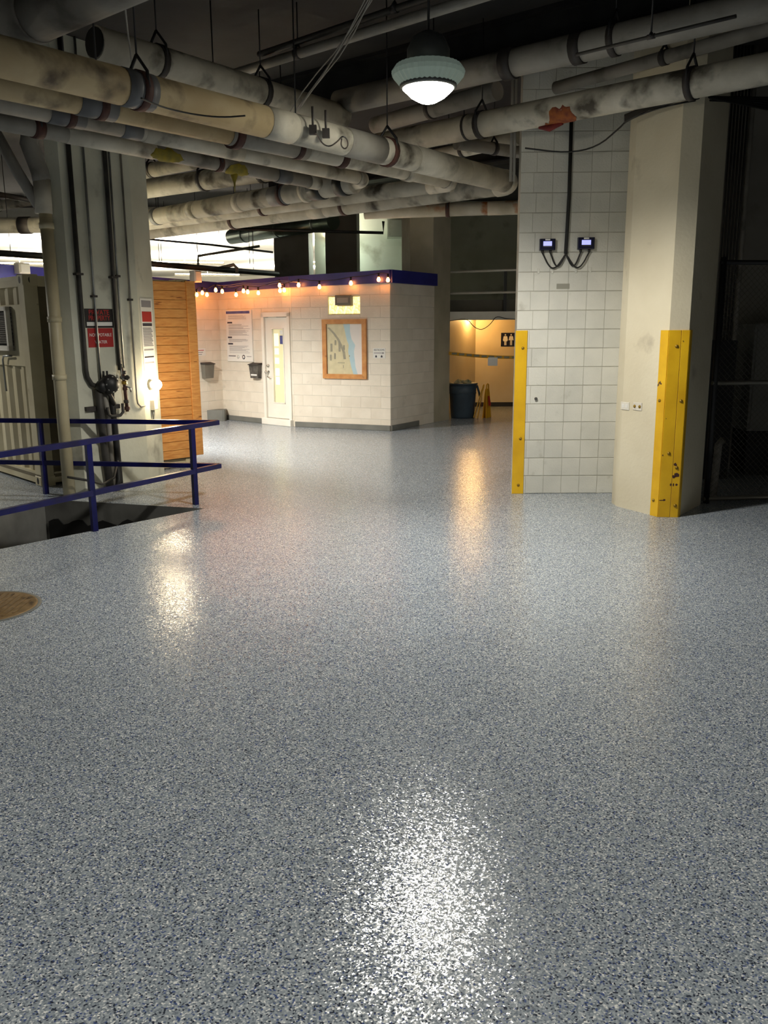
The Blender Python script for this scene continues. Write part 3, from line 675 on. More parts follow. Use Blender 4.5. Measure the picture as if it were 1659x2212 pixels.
obj('pictogram', pic(a + (b - a) * 0.3, True), 'print_white', t); obj('pictogram', pic(a + (b - a) * 0.7, False), 'print_white', t)
# caution tape across the passage and the paper hanging from it
p0 = V(1.33, 17.55, AT(971, 763, 17.55).z); p1 = V(2.95, 17.2, AT(1118, 772, 17.2).z); Ft = Frame(p0, p1)
N_ = 18; vs = []
for i in range(N_ + 1):
    u = Ft.L * i / N_; z = p0.z + (p1.z - p0.z) * i / N_ - 0.03 * math.sin(math.pi * i / N_); tw = 0.012 * math.sin(i * .9)
    vs += [Ft.P(u, z - .032, tw), Ft.P(u, z + .032, -tw), Ft.P(u, z + .032, -tw - .002), Ft.P(u, z - .032, tw - .002)]
fs = []
for i in range(N_):
    for k in range(4): fs.append((4 * i + k, 4 * i + (k + 1) % 4, 4 * i + 4 + (k + 1) % 4, 4 * i + 4 + k))
t = thing('caution_tape', p0, 'yellow caution tape with dark lettering strung across the restroom passage', 'tape')
obj('band', MB().add(vs, fs), 'sign_yellow', t)
mb = MB()
for i in range(11):
    u0_ = 0.06 + i * 0.15; z = p0.z + (p1.z - p0.z) * u0_ / Ft.L - 0.03 * math.sin(math.pi * u0_ / Ft.L)
    if u0_ + .1 < Ft.L: mb.fbox(Ft, u0_, u0_ + 0.105, z - .02, z + .018, .013, .0145)
obj('print_block', mb, 'map_mark', t)
u_, z_ = Ft.uv(1058, 772); 
obj('hanging_paper', MB().fbox(Ft, Ft.uv(1054, 780)[0], Ft.uv(1075, 780)[0], Ft.uv(1060, 790)[1], Ft.uv(1060, 772)[1], 0.016, 0.018), 'paper', label='sheet of paper hanging from the caution tape', cat='paper')

# trash can
pc = (G(974, 902) + G(1024, 902)) / 2; rc = (G(1024, 902) - G(974, 902)).length / 2; hc = 0.72
t = thing('trash_can', pc, 'blue grey round plastic trash can with rubbish showing at the rim', 'trash can')
obj('body', MB().lathe(pc, [(rc * .98, 0), (rc * 1.02, .04), (rc * 1.14, hc * .72), (rc * 1.15, hc * .74), (rc * 1.2, hc * .95)], 28), 'can_blue', t)
obj('rim', MB().lathe(pc, [(rc * 1.18, hc * .95), (rc * 1.27, hc * .955), (rc * 1.27, hc), (rc * 1.1, hc)], 28), 'can_blue', t)
obj('rib', MB().lathe(pc, [(rc * 1.12, hc * .7), (rc * 1.18, hc * .705), (rc * 1.18, hc * .725), (rc * 1.14, hc * .73)], 28), 'can_blue', t)
for s_ in (-1, 1):
    q = pc + V(s_ * rc * 1.2, 0, 0); obj('handle', MB().tube([q + V(0, -.06, hc * .93), q + V(s_ * .05, -.05, hc * .72), q + V(s_ * .06, 0, hc * .62), q + V(s_ * .05, .05, hc * .72), q + V(0, .06, hc * .93)], 0.018, 8), 'can_blue', t)
obj('strap', MB().lathe(pc, [(rc * 1.005, .15), (rc * 1.04, .152), (rc * 1.045, .17), (rc * 1.02, .172)], 28), 'cable_light', t)
for k in range(4):
    a_ = k * 1.7; q = pc + V(math.cos(a_) * rc * .5, math.sin(a_) * rc * .5 - .05, hc - .04)
    obj('rubbish', MB().lathe(q, [(0.02, 0), (0.09, .03), (0.075, .07), (0.02, .1 + .01 * k)], 6, (0.3 * (k - 1.5), .2, 1), False), 'trash', t)
# wet floor signs
def wet_sign(base, rot, lean, label):
    t = thing('wet_floor_sign', base, label, 'floor sign')
    for s_ in (-1, 1):
        mb = MB(); B = [(-.14, 0), (.14, 0), (.10, .5), (.07, .6), (-.07, .6), (-.10, .5)]
        vs = []
        for dy in (0, .014):
            for (x, z) in B: vs.append((x, s_ * (0.03 * (1 - z / .6) + .008) + dy, z))
        fs = [tuple(range(6)), tuple(range(6, 12))[::-1]] + [(i, (i + 1) % 6, 6 + (i + 1) % 6, 6 + i) for i in range(6)]
        mb.add(vs, fs); mb.v = [Matrix.Rotation(rot, 4, 'Z') @ (Matrix.Rotation(lean, 4, 'Y') @ v) + base for v in mb.v]
        obj('panel', mb, 'sign_yellow', t)
    mb = MB().tube([(-.06, 0, .58), (-.05, 0, .68), (0, 0, .7), (.05, 0, .68), (.06, 0, .58)], 0.014, 8)
    mb.v = [Matrix.Rotation(rot, 4, 'Z') @ (Matrix.Rotation(lean, 4, 'Y') @ v) + base for v in mb.v]; obj('handle', mb, 'sign_yellow', t)
    mb = MB().add([(-.07, -.062, .25), (.07, -.062, .25), (.05, -.03, .45), (-.05, -.03, .45)], [(0, 1, 2, 3)])
    mb.v = [Matrix.Rotation(rot, 4, 'Z') @ (Matrix.Rotation(lean, 4, 'Y') @ v) + base + V(-.002, -.004, 0) for v in mb.v]; obj('warning_print', mb, 'print_red', t)
    return t
wet_sign(G(1052, 902), R(62), 0, 'folded yellow wet floor sign standing on the passage floor')
ws = wet_sign(G(1024, 902) + V(0.03, -.1, 0.0), R(80), R(0), 'yellow wet floor sign leaning against the trash can'); ws.rotation_euler = (R(-4), R(13), 0)

# ------------------------------------------------------------------ far columns and lit hall beyond
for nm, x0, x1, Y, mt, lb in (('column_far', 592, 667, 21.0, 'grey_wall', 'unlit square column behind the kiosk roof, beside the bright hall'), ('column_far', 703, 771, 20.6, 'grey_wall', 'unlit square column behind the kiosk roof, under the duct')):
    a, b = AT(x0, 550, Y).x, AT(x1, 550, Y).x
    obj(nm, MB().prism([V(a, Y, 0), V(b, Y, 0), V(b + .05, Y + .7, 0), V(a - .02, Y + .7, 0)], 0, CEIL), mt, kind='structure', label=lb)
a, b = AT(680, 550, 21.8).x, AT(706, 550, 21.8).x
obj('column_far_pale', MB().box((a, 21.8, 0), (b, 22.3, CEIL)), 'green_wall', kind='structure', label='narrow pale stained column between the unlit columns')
def fluor(x, y, z, ang, label, power=900, L=1.2):
    t = thing('strip_light', V(x, y, z), label, 'lamp', 'strip lights in the hall beyond')
    d = V(math.cos(ang), math.sin(ang), 0); n = V(-d.y, d.x, 0)
    obj('housing', MB().prism([V(x, y, 0) - d * L - n * .06, V(x, y, 0) + d * L - n * .06, V(x, y, 0) + d * L + n * .06, V(x, y, 0) - d * L + n * .06], z, z + .05), 'white_plastic', t)
    for s_ in (-1, 1): obj('tube', MB().tube([V(x, y, z + .08) - d * (L - .03) + n * .03 * s_, V(x, y, z + .08) + d * (L - .03) + n * .03 * s_], .014, 8), 'tube_light', t)
    obj('hanger', MB().tube([V(x, y, z + .05), V(x, y, 4.5)], .006, 6), 'steel_dark', t)
    al = light('AREA', 'strip_glow', (x, y, z + .11), power * BEYOND, (1.0, .9, .74), 0, t, shape='RECTANGLE', size=2 * L - .1, size_y=.12)
    al.rotation_euler = (math.pi, 0, ang)
    return t
for (x, y) in ((-6.0, 27), (-11.0, 27), (-6.5, 33), (-12.5, 33), (-4.0, 39), (-10.5, 39), (-1.5, 27.5)):
    fluor(x, y, 3.75, 0.3, 'suspended strip light throwing light onto the ceiling of the hall beyond')
fl_ = fluor(-1.05, 21.75, 3.9, 0.0, 'strip light behind the unlit column beside the tall stained wall', 30, .3)
light('POINT', 'strip_spill', (-1.0, 21.75, 3.8), 45, (.86, 1.0, .86), .2, fl_)
# dark sprinkler and gas lines in front of the lit ceiling
def pipe_line(pts, r, mt, label, name='sprinkler_pipe', cat='pipe', group=None, drops=(), n=8):
    t = thing(name, Vector(pts[0]), label, cat, group)
    obj('run', MB().tube(pts, r, n), mt, t)
    for (i, zt_) in drops:
        p = Vector(pts[0]).lerp(Vector(pts[-1]), i); obj('hanger', MB().tube([p, V(p.x, p.y, zt_)], 0.006, 5), 'steel_dark', t)
    return t
pipe_line([AT(-60, 543, 15.5), AT(120, 555, 15.5), AT(300, 568, 16.5), AT(600, 592, 20)], 0.055, 'pipe_dark', 'dark iron pipe crossing low in front of the bright ceiling', drops=((.1, 4.9), (.55, 4.9), (.9, 4.9)))
pipe_line([AT(428, 575, 19.5), AT(428, 553, 19.5), AT(560, 532, 20.5)], 0.03, 'pipe_rusty', 'thin pale branch pipe rising and turning over the kiosk roof', drops=((0.9, 4.9),))
pipe_line([AT(300, 515, 22), AT(450, 528, 22), AT(590, 545, 22)], 0.025, 'pipe_dark', 'thin dark pipe line high in front of the bright ceiling', drops=((.2, 4.9), (.6, 4.9)))
pipe_line([AT(470, 580, 18.6), AT(505, 572, 18.6), AT(512, 580, 18.6), AT(512, 592, 18.6)], 0.035, 'pipe_rusty', 'bent pale pipe end on the kiosk roof')
for k, (x, Y) in enumerate(((318, 19), (350, 21), (428, 19.6), (540, 20))):
    obj('hanger_rod', MB().tube([AT(x, 575, Y), V(AT(x, 575, Y).x, AT(x, 575, Y).y, 4.88)], .007, 5), 'steel_dark', label='thin rod hanging in front of the bright ceiling', cat='rod', group='thin rods in front of the bright ceiling')
# round metal duct behind
a, b = AT(500, 512, 21.5), AT(720, 478, 18.5)
t = thing('round_duct', a, 'shiny greenish round metal duct above the kiosk roof', 'duct')
obj('run', MB().tube([a, b], 0.17, 20), 'duct_metal', t)
for k in (.15, .5, .85): obj('seam', MB().tube([a.lerp(b, k), a.lerp(b, k + .02)], 0.178, 20), 'duct_metal', t)
for k in (.3, .7): p = a.lerp(b, k); obj('hanger', MB().tube([p, V(p.x, p.y, CEIL)], .006, 5), 'steel_dark', t)
pipe_line([AT(495, 494, 17.5), AT(828, 503, 17.5), AT(828, 478, 17.5)], 0.028, 'black', 'black pipe running under the duct and turning up at its end')
# box on the tall wall
a, b = AT(836, 476, 22.2), AT(880, 514, 22.2)
t = thing('wall_cabinet', V(a.x, 22.3, b.z), 'pale metal box fixed high on the stained wall', 'cabinet')
obj('body', MB().box((a.x, 21.9, b.z), (b.x, 22.4, a.z)), 'green_wall', t); obj('door', MB().box((a.x + .03, 21.885, b.z + .03), (b.x - .03, 21.9, a.z - .03)), 'green_wall', t)

# ------------------------------------------------------------------ overhead pipes
def arc(P, C, Q, rad, n=8):
    a = (P - C).normalized(); b = (Q - C).normalized(); s = C + a * rad; e = C + b * rad; o = C + (a + b) * rad
    out = []
    for i in range(n + 1):
        th = math.pi / 2 * i / n; out.append(o - b * rad * math.cos(th) - a * rad * math.sin(th))
    return out
def collar(t, p, d, r, L, mt, name='collar'):
    d = d.normalized(); return obj(name, MB().tube([p - d * L / 2, p + d * L / 2], r, 18), mt, t)
def hanger(t, p, d, r, mt='collar_rust', top=CEIL):
    """strap round the pipe, yoke and rod up to the slab"""
    d = d.normalized(); h = obj('hanger', MB().tube([p - d * .03, p + d * .03], r * 1.07 + .004, 18), mt, t)
    n = V(-d.y, d.x, 0)
    mb = MB()
    for s_ in (-1, 1): mb.tube([p + n * r * 1.02 * s_, p + n * r * .9 * s_ + V(0, 0, r * .9), p + V(0, 0, r * 1.9)], .012, 6)
    mb.tube([p + V(0, 0, r * 1.8), V(p.x, p.y, top)], .007, 6); obj('rod', mb, 'steel_dark', h)
def patch(t, p, d, r, L, a0, a1, mt, name='stain', wob=.9):
    '''ragged thin shell on part of a pipe; angles measured from straight down towards the camera side'''
    d = d.normalized(); n = V(d.y, -d.x, 0)
    if n.dot(CAM - p) < 0: n = -n
    na, nl = 9, 9; vs = []; rr = random.Random(int(abs(p.x * 1000)))
    for k in (0, 1):
        for i in range(nl):
            f = i / (nl - 1); e = math.sin(math.pi * f) ** .5
            b0 = a0 + (a1 - a0) * .5 * (1 - e) + rr.uniform(-wob, wob) * .3; b1 = a1 - (a1 - a0) * .5 * (1 - e) + rr.uniform(-wob, wob) * .3
            for j in range(na):
                a = b0 + (b1 - b0) * j / (na - 1); q = r + (.004 if k else .0)
                vs.append(p + d * (f - .5) * L + (n * math.sin(a) + V(0, 0, -math.cos(a))) * q)
    N_ = na * nl; fs = []
    for i in range(nl - 1):
        for j in range(na - 1):
            q = i * na + j; fs += [(q, q + 1, q + na + 1, q + na), (N_ + q, N_ + q + na, N_ + q + na + 1, N_ + q + 1)]
    return obj(name, MB().add(vs, fs, True), mt, t)
def smooth(pts, n=2):
    for _ in range(n):
        q = [pts[0]]
        for i in range(len(pts) - 1): q += [pts[i].lerp(pts[i + 1], .25), pts[i].lerp(pts[i + 1], .75)]
        pts = q + [pts[-1]]
    return pts
HZ = 3.45
def lpipe(name, A, C, B, r, mt1, mt2, label, feats=(), rad=0.3, rB=None, hangA=(), hangB=(), sw=None):
    rB = rB or r
    t = thing(name, A, label, 'pipe', 'insulated pipes under the slab')
    if B is None:
        obj('run', MB().tube([A, C], r, 20), mt1, t)
    else:
        ar = arc(A, C, B, rad)
        if sw: m_ = A.lerp(C, sw); obj('run', MB().tube([A, m_], r, 20), mt1, t); obj('run', MB().tube([m_, ar[0]], r, 20), mt2, t)
        else: obj('run', MB().tube([A, ar[0]], r, 20), mt1, t)
        obj('elbow', MB().tube(ar, r * 1.06, 20), mt2, t); obj('run', MB().tube([ar[-1], B], rB, 20), mt2, t)
    for (leg, f, L, k, m_) in feats:
        a, b = (A, C) if leg == 'A' else (C, B); rr = r if leg == 'A' else rB
        collar(t, a.lerp(b, f), b - a, rr * k, L, m_)
    for f in hangA: hanger(t, A.lerp(C, f), C - A, r)
    for f in hangB: hanger(t, C.lerp(B, f), B - C, rB)
    return t
def frac(A, C, x):   # fraction along A-C whose picture column is x
    best = 0; bd = 1e9
    for i in range(401):
        p = A.lerp(C, i / 400) - CAM; z = p.dot(fwd)
        if z < 0.2: continue
        e = abs(829.5 + F_PX * p.dot(rgt) / z - x)
        if e < bd: bd = e; best = i / 400
    return best
def ext(a, b, k): return a + (a - b).normalized() * k
# outermost pipe
A = G(0, 122, HZ); C = V(1.50, 10.28, HZ); B = V(-4.054, 15.148, HZ); A = ext(A, C, 2.2); B = ext(B, C, 2.5)
lpipe('overhead_pipe', A, C, B, 0.118, 'pipe_tan', 'pipe_white', 'widest overhead pipe, tan then white, bending back at the block wall', rad=0.22, sw=frac(A, C, 572),
      feats=(('A', frac(A, C, 283), .16, 1.04, 'wrap_grey'), ('A', frac(A, C, 310), .1, 1.04, 'wrap_grey'), ('A', frac(A, C, 600), .3, 1.03, 'pipe_white'), ('A', frac(A, C, 780), .5, 1.03, 'pipe_grey'),
             ('A', frac(A, C, 948), .9, 1.04, 'pipe_white'), ('B', frac(C, B, 745), .06, 1.06, 'collar_rust'), ('B', frac(C, B, 690), .3, 1.03, 'pipe_white')),
      hangA=(frac(A, C, 297), frac(A, C, 838)), hangB=(.5,))
A = G(0, 182, HZ); C = V(0.85, 10.14, HZ); A = ext(A, C, 2); B = C - E2 * 8
lpipe('overhead_pipe', A, C, B, 0.092, 'pipe_tan', 'pipe_white', 'second overhead pipe, tan with a grey wrap and rusty flange', rad=0.25, sw=frac(A, C, 506),
      feats=(('A', frac(A, C, 205), .3, 1.05, 'wrap_grey'), ('A', frac(A, C, 506), .07, 1.3, 'collar_rust'), ('A', frac(A, C, 580), .9, 1.05, 'pipe_grey'), ('A', frac(A, C, 735), .08, 1.12, 'collar_rust'), ('A', frac(A, C, 880), .12, 1.12, 'pipe_white'), ('B', .03, .3, 1.05, 'pipe_white')),
      hangA=(frac(A, C, 215), frac(A, C, 640)), hangB=(.4,))
A = G(0, 221, HZ); C = V(-0.12, 9.98, HZ); A = ext(A, C, 1.6); B = ext(V(-3.539, 13.271, HZ), C, 2.5)
lpipe('overhead_pipe', A, C, B, 0.072, 'pipe_grey', 'pipe_white', 'third overhead pipe, narrow and grey, joining a thick white run', rad=0.25, sw=frac(A, C, 288), rB=0.115,
      feats=(('A', frac(A, C, 142), .3, 1.06, 'wrap_grey'), ('A', frac(A, C, 280), .18, 1.05, 'wrap_grey'), ('A', frac(A, C, 420), 1.1, 1.06, 'pipe_white'), ('B', .06, .14, 1.1, 'black'), ('B', frac(C, B, 690), .2, 1.1, 'black'), ('B', frac(C, B, 662), .06, 1.13, 'pipe_white'),
             ('B', frac(C, B, 605), .28, 1.03, 'wrap_grey'), ('B', frac(C, B, 520), .12, 1.05, 'pipe_white'), ('B', frac(C, B, 420), .14, 1.05, 'pipe_white'), ('B', frac(C, B, 340), .1, 1.06, 'wrap_grey')),
      hangA=(frac(A, C, 146),), hangB=(frac(C, B, 614), .8))
A = G(0, 262, HZ); C = V(-0.72, 10.15, HZ); A = ext(A, C, 1.4)
t4 = lpipe('overhead_pipe', A, C, None, 0.07, 'pipe_grey', 'pipe_white', 'fourth overhead pipe, dirty white with yellow stained patches above the column', rad=0.2,
      feats=(('A', frac(A, C, 80), .09, 1.1, 'collar_rust'), ('A', frac(A, C, 240), .9, 1.05, 'pipe_white'), ('A', frac(A, C, 608), .2, 1.12, 'wrap_grey'), ('A', .985, .16, 1.1, 'pipe_white')), hangA=(frac(A, C, 78), frac(A, C, 470)))
patch(t4, A.lerp(C, frac(A, C, 352)), C - A, .074, .38, .1, 1.9, 'yellow_stain'); patch(t4, A.lerp(C, frac(A, C, 505)), C - A, .0745, .3, -.3, 1.7, 'yellow_stain')
p = A.lerp(C, frac(A, C, 505)); obj('stalactite', MB().lathe(p + V(0, 0, -.05), [(0.002, -.19), (.012, -.1), (.035, -.04), (.04, 0)], 8), 'yellow_stain', t4)
# lower rusty pipe behind
pA, pB = AT(830, 458, 13.6), AT(1180, 446, 13.2)
t = thing('overhead_pipe', pA, 'short rusty pipe low behind the pipe bends, running to the block wall', 'pipe', 'insulated pipes under the slab')
obj('run', MB().tube([ext(pA, pB, .3), pB], .095, 18), 'pipe_rusty', t); collar(t, pA.lerp(pB, .75), pB - pA, .1, .5, 'pipe_rusty'); hanger(t, pA.lerp(pB, .4), pB - pA, .095)
# pipe over the block wall, and those above it
def straight(x0, y0, x1, y1, h, r, mt, label, e0=.6, e1=2.0, feats=(), hangs=(.35, .8), n=20):
    a, b = G(x0, y0, h), G(x1, y1, h); a = ext(a, b, e0); b = ext(b, a, e1)
    t = thing('overhead_pipe', a, label, 'pipe', 'straight pipes under the slab')
    obj('run', MB().tube([a, b], r, n), mt, t)
    for (x, L, k, m_) in feats: collar(t, a.lerp(b, frac(a, b, x)), b - a, r * k, L, m_)
    for f in hangs: hanger(t, a.lerp(b, f), b - a, r, 'collar_dark')
    return t, a, b
t, a, b = straight(870, 303, 1659, 148, 3.9, .125, 'pipe_white', 'white overhead pipe with an orange rust patch in front of the block wall', e0=1.0, feats=((1010, .03, 1.03, 'collar_dark'),), hangs=(.3, .62, .85))
p = a.lerp(b, frac(a, b, 1190)); d_ = (b - a).normalized()
patch(t, a.lerp(b, frac(a, b, 1222)), b - a, .1255, .3, -.5, 1.5, 'rust_patch'); patch(t, a.lerp(b, frac(a, b, 1195)), b - a, .1255, .2, -.4, .5, 'rust_patch')
obj('red_cloth', MB().tube([p - d_ * .12 + V(0, 0, -.13), p + V(0, 0, -.15), p + d_ * .14 + V(0, 0, -.125)], [.015, .035, .02], 8), 'red_rag', t)
straight(745, 219, 1659, 10, 4.3, .125, 'pipe_grey', 'upper grey pipe behind the pendant lamp', e0=.1, hangs=(.2, .5, .8), feats=((1100, .12, 1.15, 'collar_dark'), (1250, .1, 1.1, 'collar_dark')))
straight(1200, 190, 1659, 62, 4.25, .06, 'pipe_grey', 'narrow grey pipe between the white pipe and the upper grey pipe', e0=.0, hangs=(.3,))
straight(1245, 118, 1590, 35, 4.0, .014, 'pipe_dark', 'thin dark conduit with bent ends below the upper grey pipe', e0=0, e1=0, hangs=(.5,), n=8)
straight(430, 183, 1010, 2, 4.45, .045, 'pipe_grey', 'long narrow pipe crossing over the pipe bundle', e0=.15, hangs=(.3, .7))
straight(560, 118, 1000, -30, 4.55, .03, 'pipe_dark', 'thin dark pipe high beside the long narrow pipe', e0=.0, hangs=(.4,))
straight(205, 92, 740, 253, 4.15, .13, 'pipe_white', 'white pipe lying above the widest pipe with an open dark end', e0=0, e1=0, hangs=(.2, .6), feats=((205, .02, .9, 'black'),))
straight(296, 411, 620, 363, 3.75, .125, 'pipe_white', 'white pipe crossing behind the column at mid height', e0=.4, e1=.3, hangs=(.5, .8))
straight(290, 375, 418, 350, 4.1, .1, 'pipe_white', 'short pale duct end behind the column', e0=.5, e1=0, hangs=(.5,))
straight(-40, 488, 100, 486, 3.5, .12, 'pipe_white', 'pale pipe with dark clamps beyond the container', e0=1, e1=.1, feats=((55, .18, 1.1, 'collar_dark'),), hangs=(.5,))
straight(-60, 410, 110, 440, 4.2, .05, 'pipe_dark', 'dark thin pipe high beyond the container', e0=1, e1=.1, hangs=(.5,))
straight(-60, 455, 110, 425, 4.4, .1, 'pipe_white', 'white pipe high beyond the container', e0=1, e1=.1, hangs=(.5,))
for (x0, y0, x1, y1, h, r, mt, lb) in ((820, 268, 1060, 200, 4.4, .1, 'pipe_grey', 'grey pipe hidden partly behind the pendant lamp'), (905, 345, 1110, 300, 4.2, .09, 'pipe_white', 'white pipe tucked behind the pipe bends'), (1130, 330, 1000, 312, 4.0, .07, 'pipe_grey', 'grey stub pipe above the bend at the block wall')):
    straight(x0, y0, x1, y1, h, r, mt, lb, e0=.1, e1=.1, hangs=(.5,))
# big ducts in the top left corner
h = 3.95; cc = G(40, 48, h); dd_ = V(E2.x, E2.y, 0)
A_ = cc - E1 * 2.0; B_ = cc + dd_ * 3.5
t = thing('overhead_duct', cc, 'large grey insulated duct turning above the widest pipe', 'duct', 'insulated ducts under the slab')
ar = arc(A_, cc, B_, .25); obj('run', MB().tube([A_, ar[0]], .17, 22), 'pipe_grey', t); obj('elbow', MB().tube(ar, .178, 22), 'pipe_grey', t); obj('run', MB().tube([ar[-1], B_], .17, 22), 'pipe_grey', t)
hanger(t, cc.lerp(B_, .5), B_ - cc, .17); hanger(t, cc.lerp(A_, .6), A_ - cc, .17)
c2 = G(-10, 10, 4.35); t = thing('overhead_duct', c2, 'pale duct edge above the large turning duct', 'duct', 'insulated ducts under the slab')
obj('run', MB().tube([c2 - E2 * 1.0, c2 + E2 * 3.0], .12, 18), 'pipe_white', t); hanger(t, c2 + E2 * 1.0, E2, .12)
# loose cables
for k, (x0, x1) in enumerate(((806, 632), (797, 626), (790, 640), (801, 648))):
    a = G(x0, -4, 4.5); b = G(x1, 246 - 4 * k, 4.0)
    mid = [a.lerp(b, f) + V(0, 0, -.03 * math.sin(f * math.pi * (1 + k % 2)) - .02 * k * math.sin(f * math.pi)) for f in (0, .2, .4, .6, .8, 1)]
    obj('loose_cable', MB().tube([a + V(.2, -.2, .385)] + mid, .006, 6), 'cable_light', label='pale loose cable slanting down to the pipe bundle', cat='cable', group='loose pale cables')
wp = [G(268, -5, 3.9), G(276, 70, 3.8), G(282, 110, 3.75), G(290, 190, 3.62)]
obj('hanging_wire', MB().tube([wp[0] + V(0, 0, .9)] + wp, .006, 6), 'cable_light', label='thin pale wire hanging by the widest pipe hanger', cat='wire')
wp = [G(x, y, 3.32) for (x, y) in ((305, 212), (350, 232), (420, 248), (480, 254), (530, 250))]
obj('slack_wire', MB().tube(smooth(wp), .006, 6), 'cable', label='dark slack wire draped on the widest pipe', cat='wire')
wp = [G(x, y, 3.34) for (x, y) in ((682, 285), (695, 310), (712, 318), (730, 305), (740, 293), (750, 300), (752, 315), (745, 323), (736, 315), (738, 300))]
obj('looped_wire', MB().tube(smooth(wp), .006, 6), 'cable', label='dark looped wire hanging in front of the widest pipe', cat='wire')
for (x, y) in ((676, 282), (704, 289)):
    p = G(x, y, 3.42) ; obj('pipe_clip', MB().box((p.x - .03, p.y - .02, p.z - .03), (p.x + .03, p.y + .03, p.z + .04)).tube([p, V(p.x, p.y, 3.6)], .01, 6), 'collar_dark', label='small dark clip on the widest pipe', cat='clip', group='dark clips on the widest pipe')
for k, x in enumerate((1104, 1111)):
    p = AT(x, 345, 9.85); obj('edge_conduit', MB().tube([V(p.x, 9.85, AT(x, 392, 9.85).z), V(p.x, 9.85, CEIL)], .016, 8), 'cable_light', label='short pale conduit dropping beside the top of the block wall edge', cat='conduit', group='pale conduits beside the block wall edge')
# cable running over the column and the block wall
wp = [V(1.5, 9.55, AT(1125, 320, 9.55).z), AT(1225, 331, 9.5), AT(1290, 318, 9.3), AT(1340, 275, 8.9), AT(1352, 262, 8.72), AT(1400, 240, 8.48), AT(1470, 222, 8.2), AT(1520, 215, 8.4), AT(1659, 225, 8.8)]
obj('sagging_cable', MB().tube(smooth(wp), .008, 6), 'cable', label='dark cable sagging across the block wall to the cream column', cat='cable')
mb = MB()
for k in range(5): mb.tube([AT(1350, 262 - 3 * k, 8.7), AT(1400, 236 - 2 * k, 8.5), AT(1470, 216 - k, 8.18), AT(1530, 210, 8.4), AT(1659, 212 + 6 * k, 8.7)], .012, 6)
obj('cable_bundle', mb, 'cable', label='dark cable bundle over the top of the cream column', cat='cable', kind='stuff')

# ------------------------------------------------------------------ pendant lamps
def pendant(loc, label, power, blades=36):
    t = thing('pendant_lamp', loc, label, 'lamp', 'round pendant lamps')
    obj('housing', MB().lathe(loc + V(0, 0, .12), [(.16, 0), (.16, .12), (.12, .2), (.05, .24)], 20), 'lamp_housing', t)
    mb = MB(); pr_ = [(.205, -.015), (.265, .055), (.272, .085), (.24, .13), (.15, .15)]
    for i in range(blades):   # ribbed refractor ring
        pass
    n = 72; vs = []; 
    for (r_, h_) in pr_:
        for j in range(n):
            a = 2 * math.pi * j / n; q = r_ * (1 + (.02 if j % 2 else -.01)); vs.append(loc + V(q * math.cos(a), q * math.sin(a), h_))
    fs = [(i * n + j, i * n + (j + 1) % n, (i + 1) * n + (j + 1) % n, (i + 1) * n + j) for i in range(len(pr_) - 1) for j in range(n)]
    mb.add(vs, fs, False); obj('refractor', mb, 'lamp_reflector', t)
    obj('trim_ring', MB().lathe(loc, [(.2, -.03), (.215, -.02), (.215, 0), (.2, .005)], 32), 'lamp_housing', t)
    obj('lens', MB().lathe(loc, [(.01, -.135), (.06, -.127), (.13, -.09), (.19, -.035), (.205, -.012)], 32), 'lens_glow', t)
    obj('cord', MB().tube([loc + V(0, 0, .34), V(loc.x, loc.y, CEIL)], .01, 8), 'cable', t)
    sp = light('SPOT', 'lamp_light', loc + V(0, 0, -.16), power, (1.0, .965, .88), .12, t, spot_size=R(165), spot_blend=.5)
    return t
pendant(G(925, 182, 3.65), 'glowing round pendant lamp with a ribbed glass collar hanging by the white pipe', LAMP_POWER)
pendant(V(-4.1, 13.2, 3.2), 'round pendant lamp hanging above the container behind the column', LAMP2_POWER)
pendant(V(-8.4, 11.6, 3.6), 'round pendant lamp hanging beside the corrugated container side', LAMP3_POWER)
pendant(V(-0.3, -2.6, 3.65), 'round pendant lamp hanging over the near end of the floor', LAMP4_POWER)
pendant(V(3.3, 13.0, 3.4), 'round pendant lamp hanging behind the block wall end', LAMP5_POWER)

# ------------------------------------------------------------------ blue railing round the dock
rl = thing('railing', V(-2.6, 7.7, 0), 'welded blue square tube railing round the sunken dock', 'railing')
def zat(x, y, base):   # height at which the vertical over base meets picture row y
    b = G(*base); d = ray(x, y); k = math.hypot(b.x, b.y) / math.hypot(d.x, d.y); return b.z * 0 + CAM.z + d.z * k
pb1, pb2 = G(205, 1147), G(423, 1090); dF = (pb2 - pb1).normalized()
zt1 = zat(409, 921, (423, 1090)); zl = zat(417, 1018, (423, 1090))
apex = pb2 + dF * 0.42
FR0 = pb1 - dF * 1.9
obj('top_rail', MB().sq(FR0 + V(0, 0, zt1), apex + V(0, 0, zt1), .05), 'blue_rail', rl); obj('middle_rail', MB().sq(FR0 + V(0, 0, zl), apex + V(0, 0, zl), .05), 'blue_rail', rl)
dB = V(-math.cos(R(8.5)), math.sin(R(8.5)), 0)
BK1 = apex + dB * 3.6
obj('top_rail', MB().sq(apex + V(0, 0, zt1), BK1 + V(0, 0, zt1), .05), 'blue_rail', rl); obj('middle_rail', MB().sq(apex + V(0, 0, zl), BK1 + V(0, 0, zl), .05), 'blue_rail', rl)
for p in (pb1, pb2, pb1 - dF * 1.6): obj('post', MB().sq(p + V(0, 0, -.05), p + V(0, 0, zt1 - .02), .05), 'blue_rail', rl)
bp = apex + dB * ((G(125, 1058) - apex).dot(dB)); obj('post', MB().sq(bp, bp + V(0, 0, zt1 - .02), .05), 'blue_rail', rl)

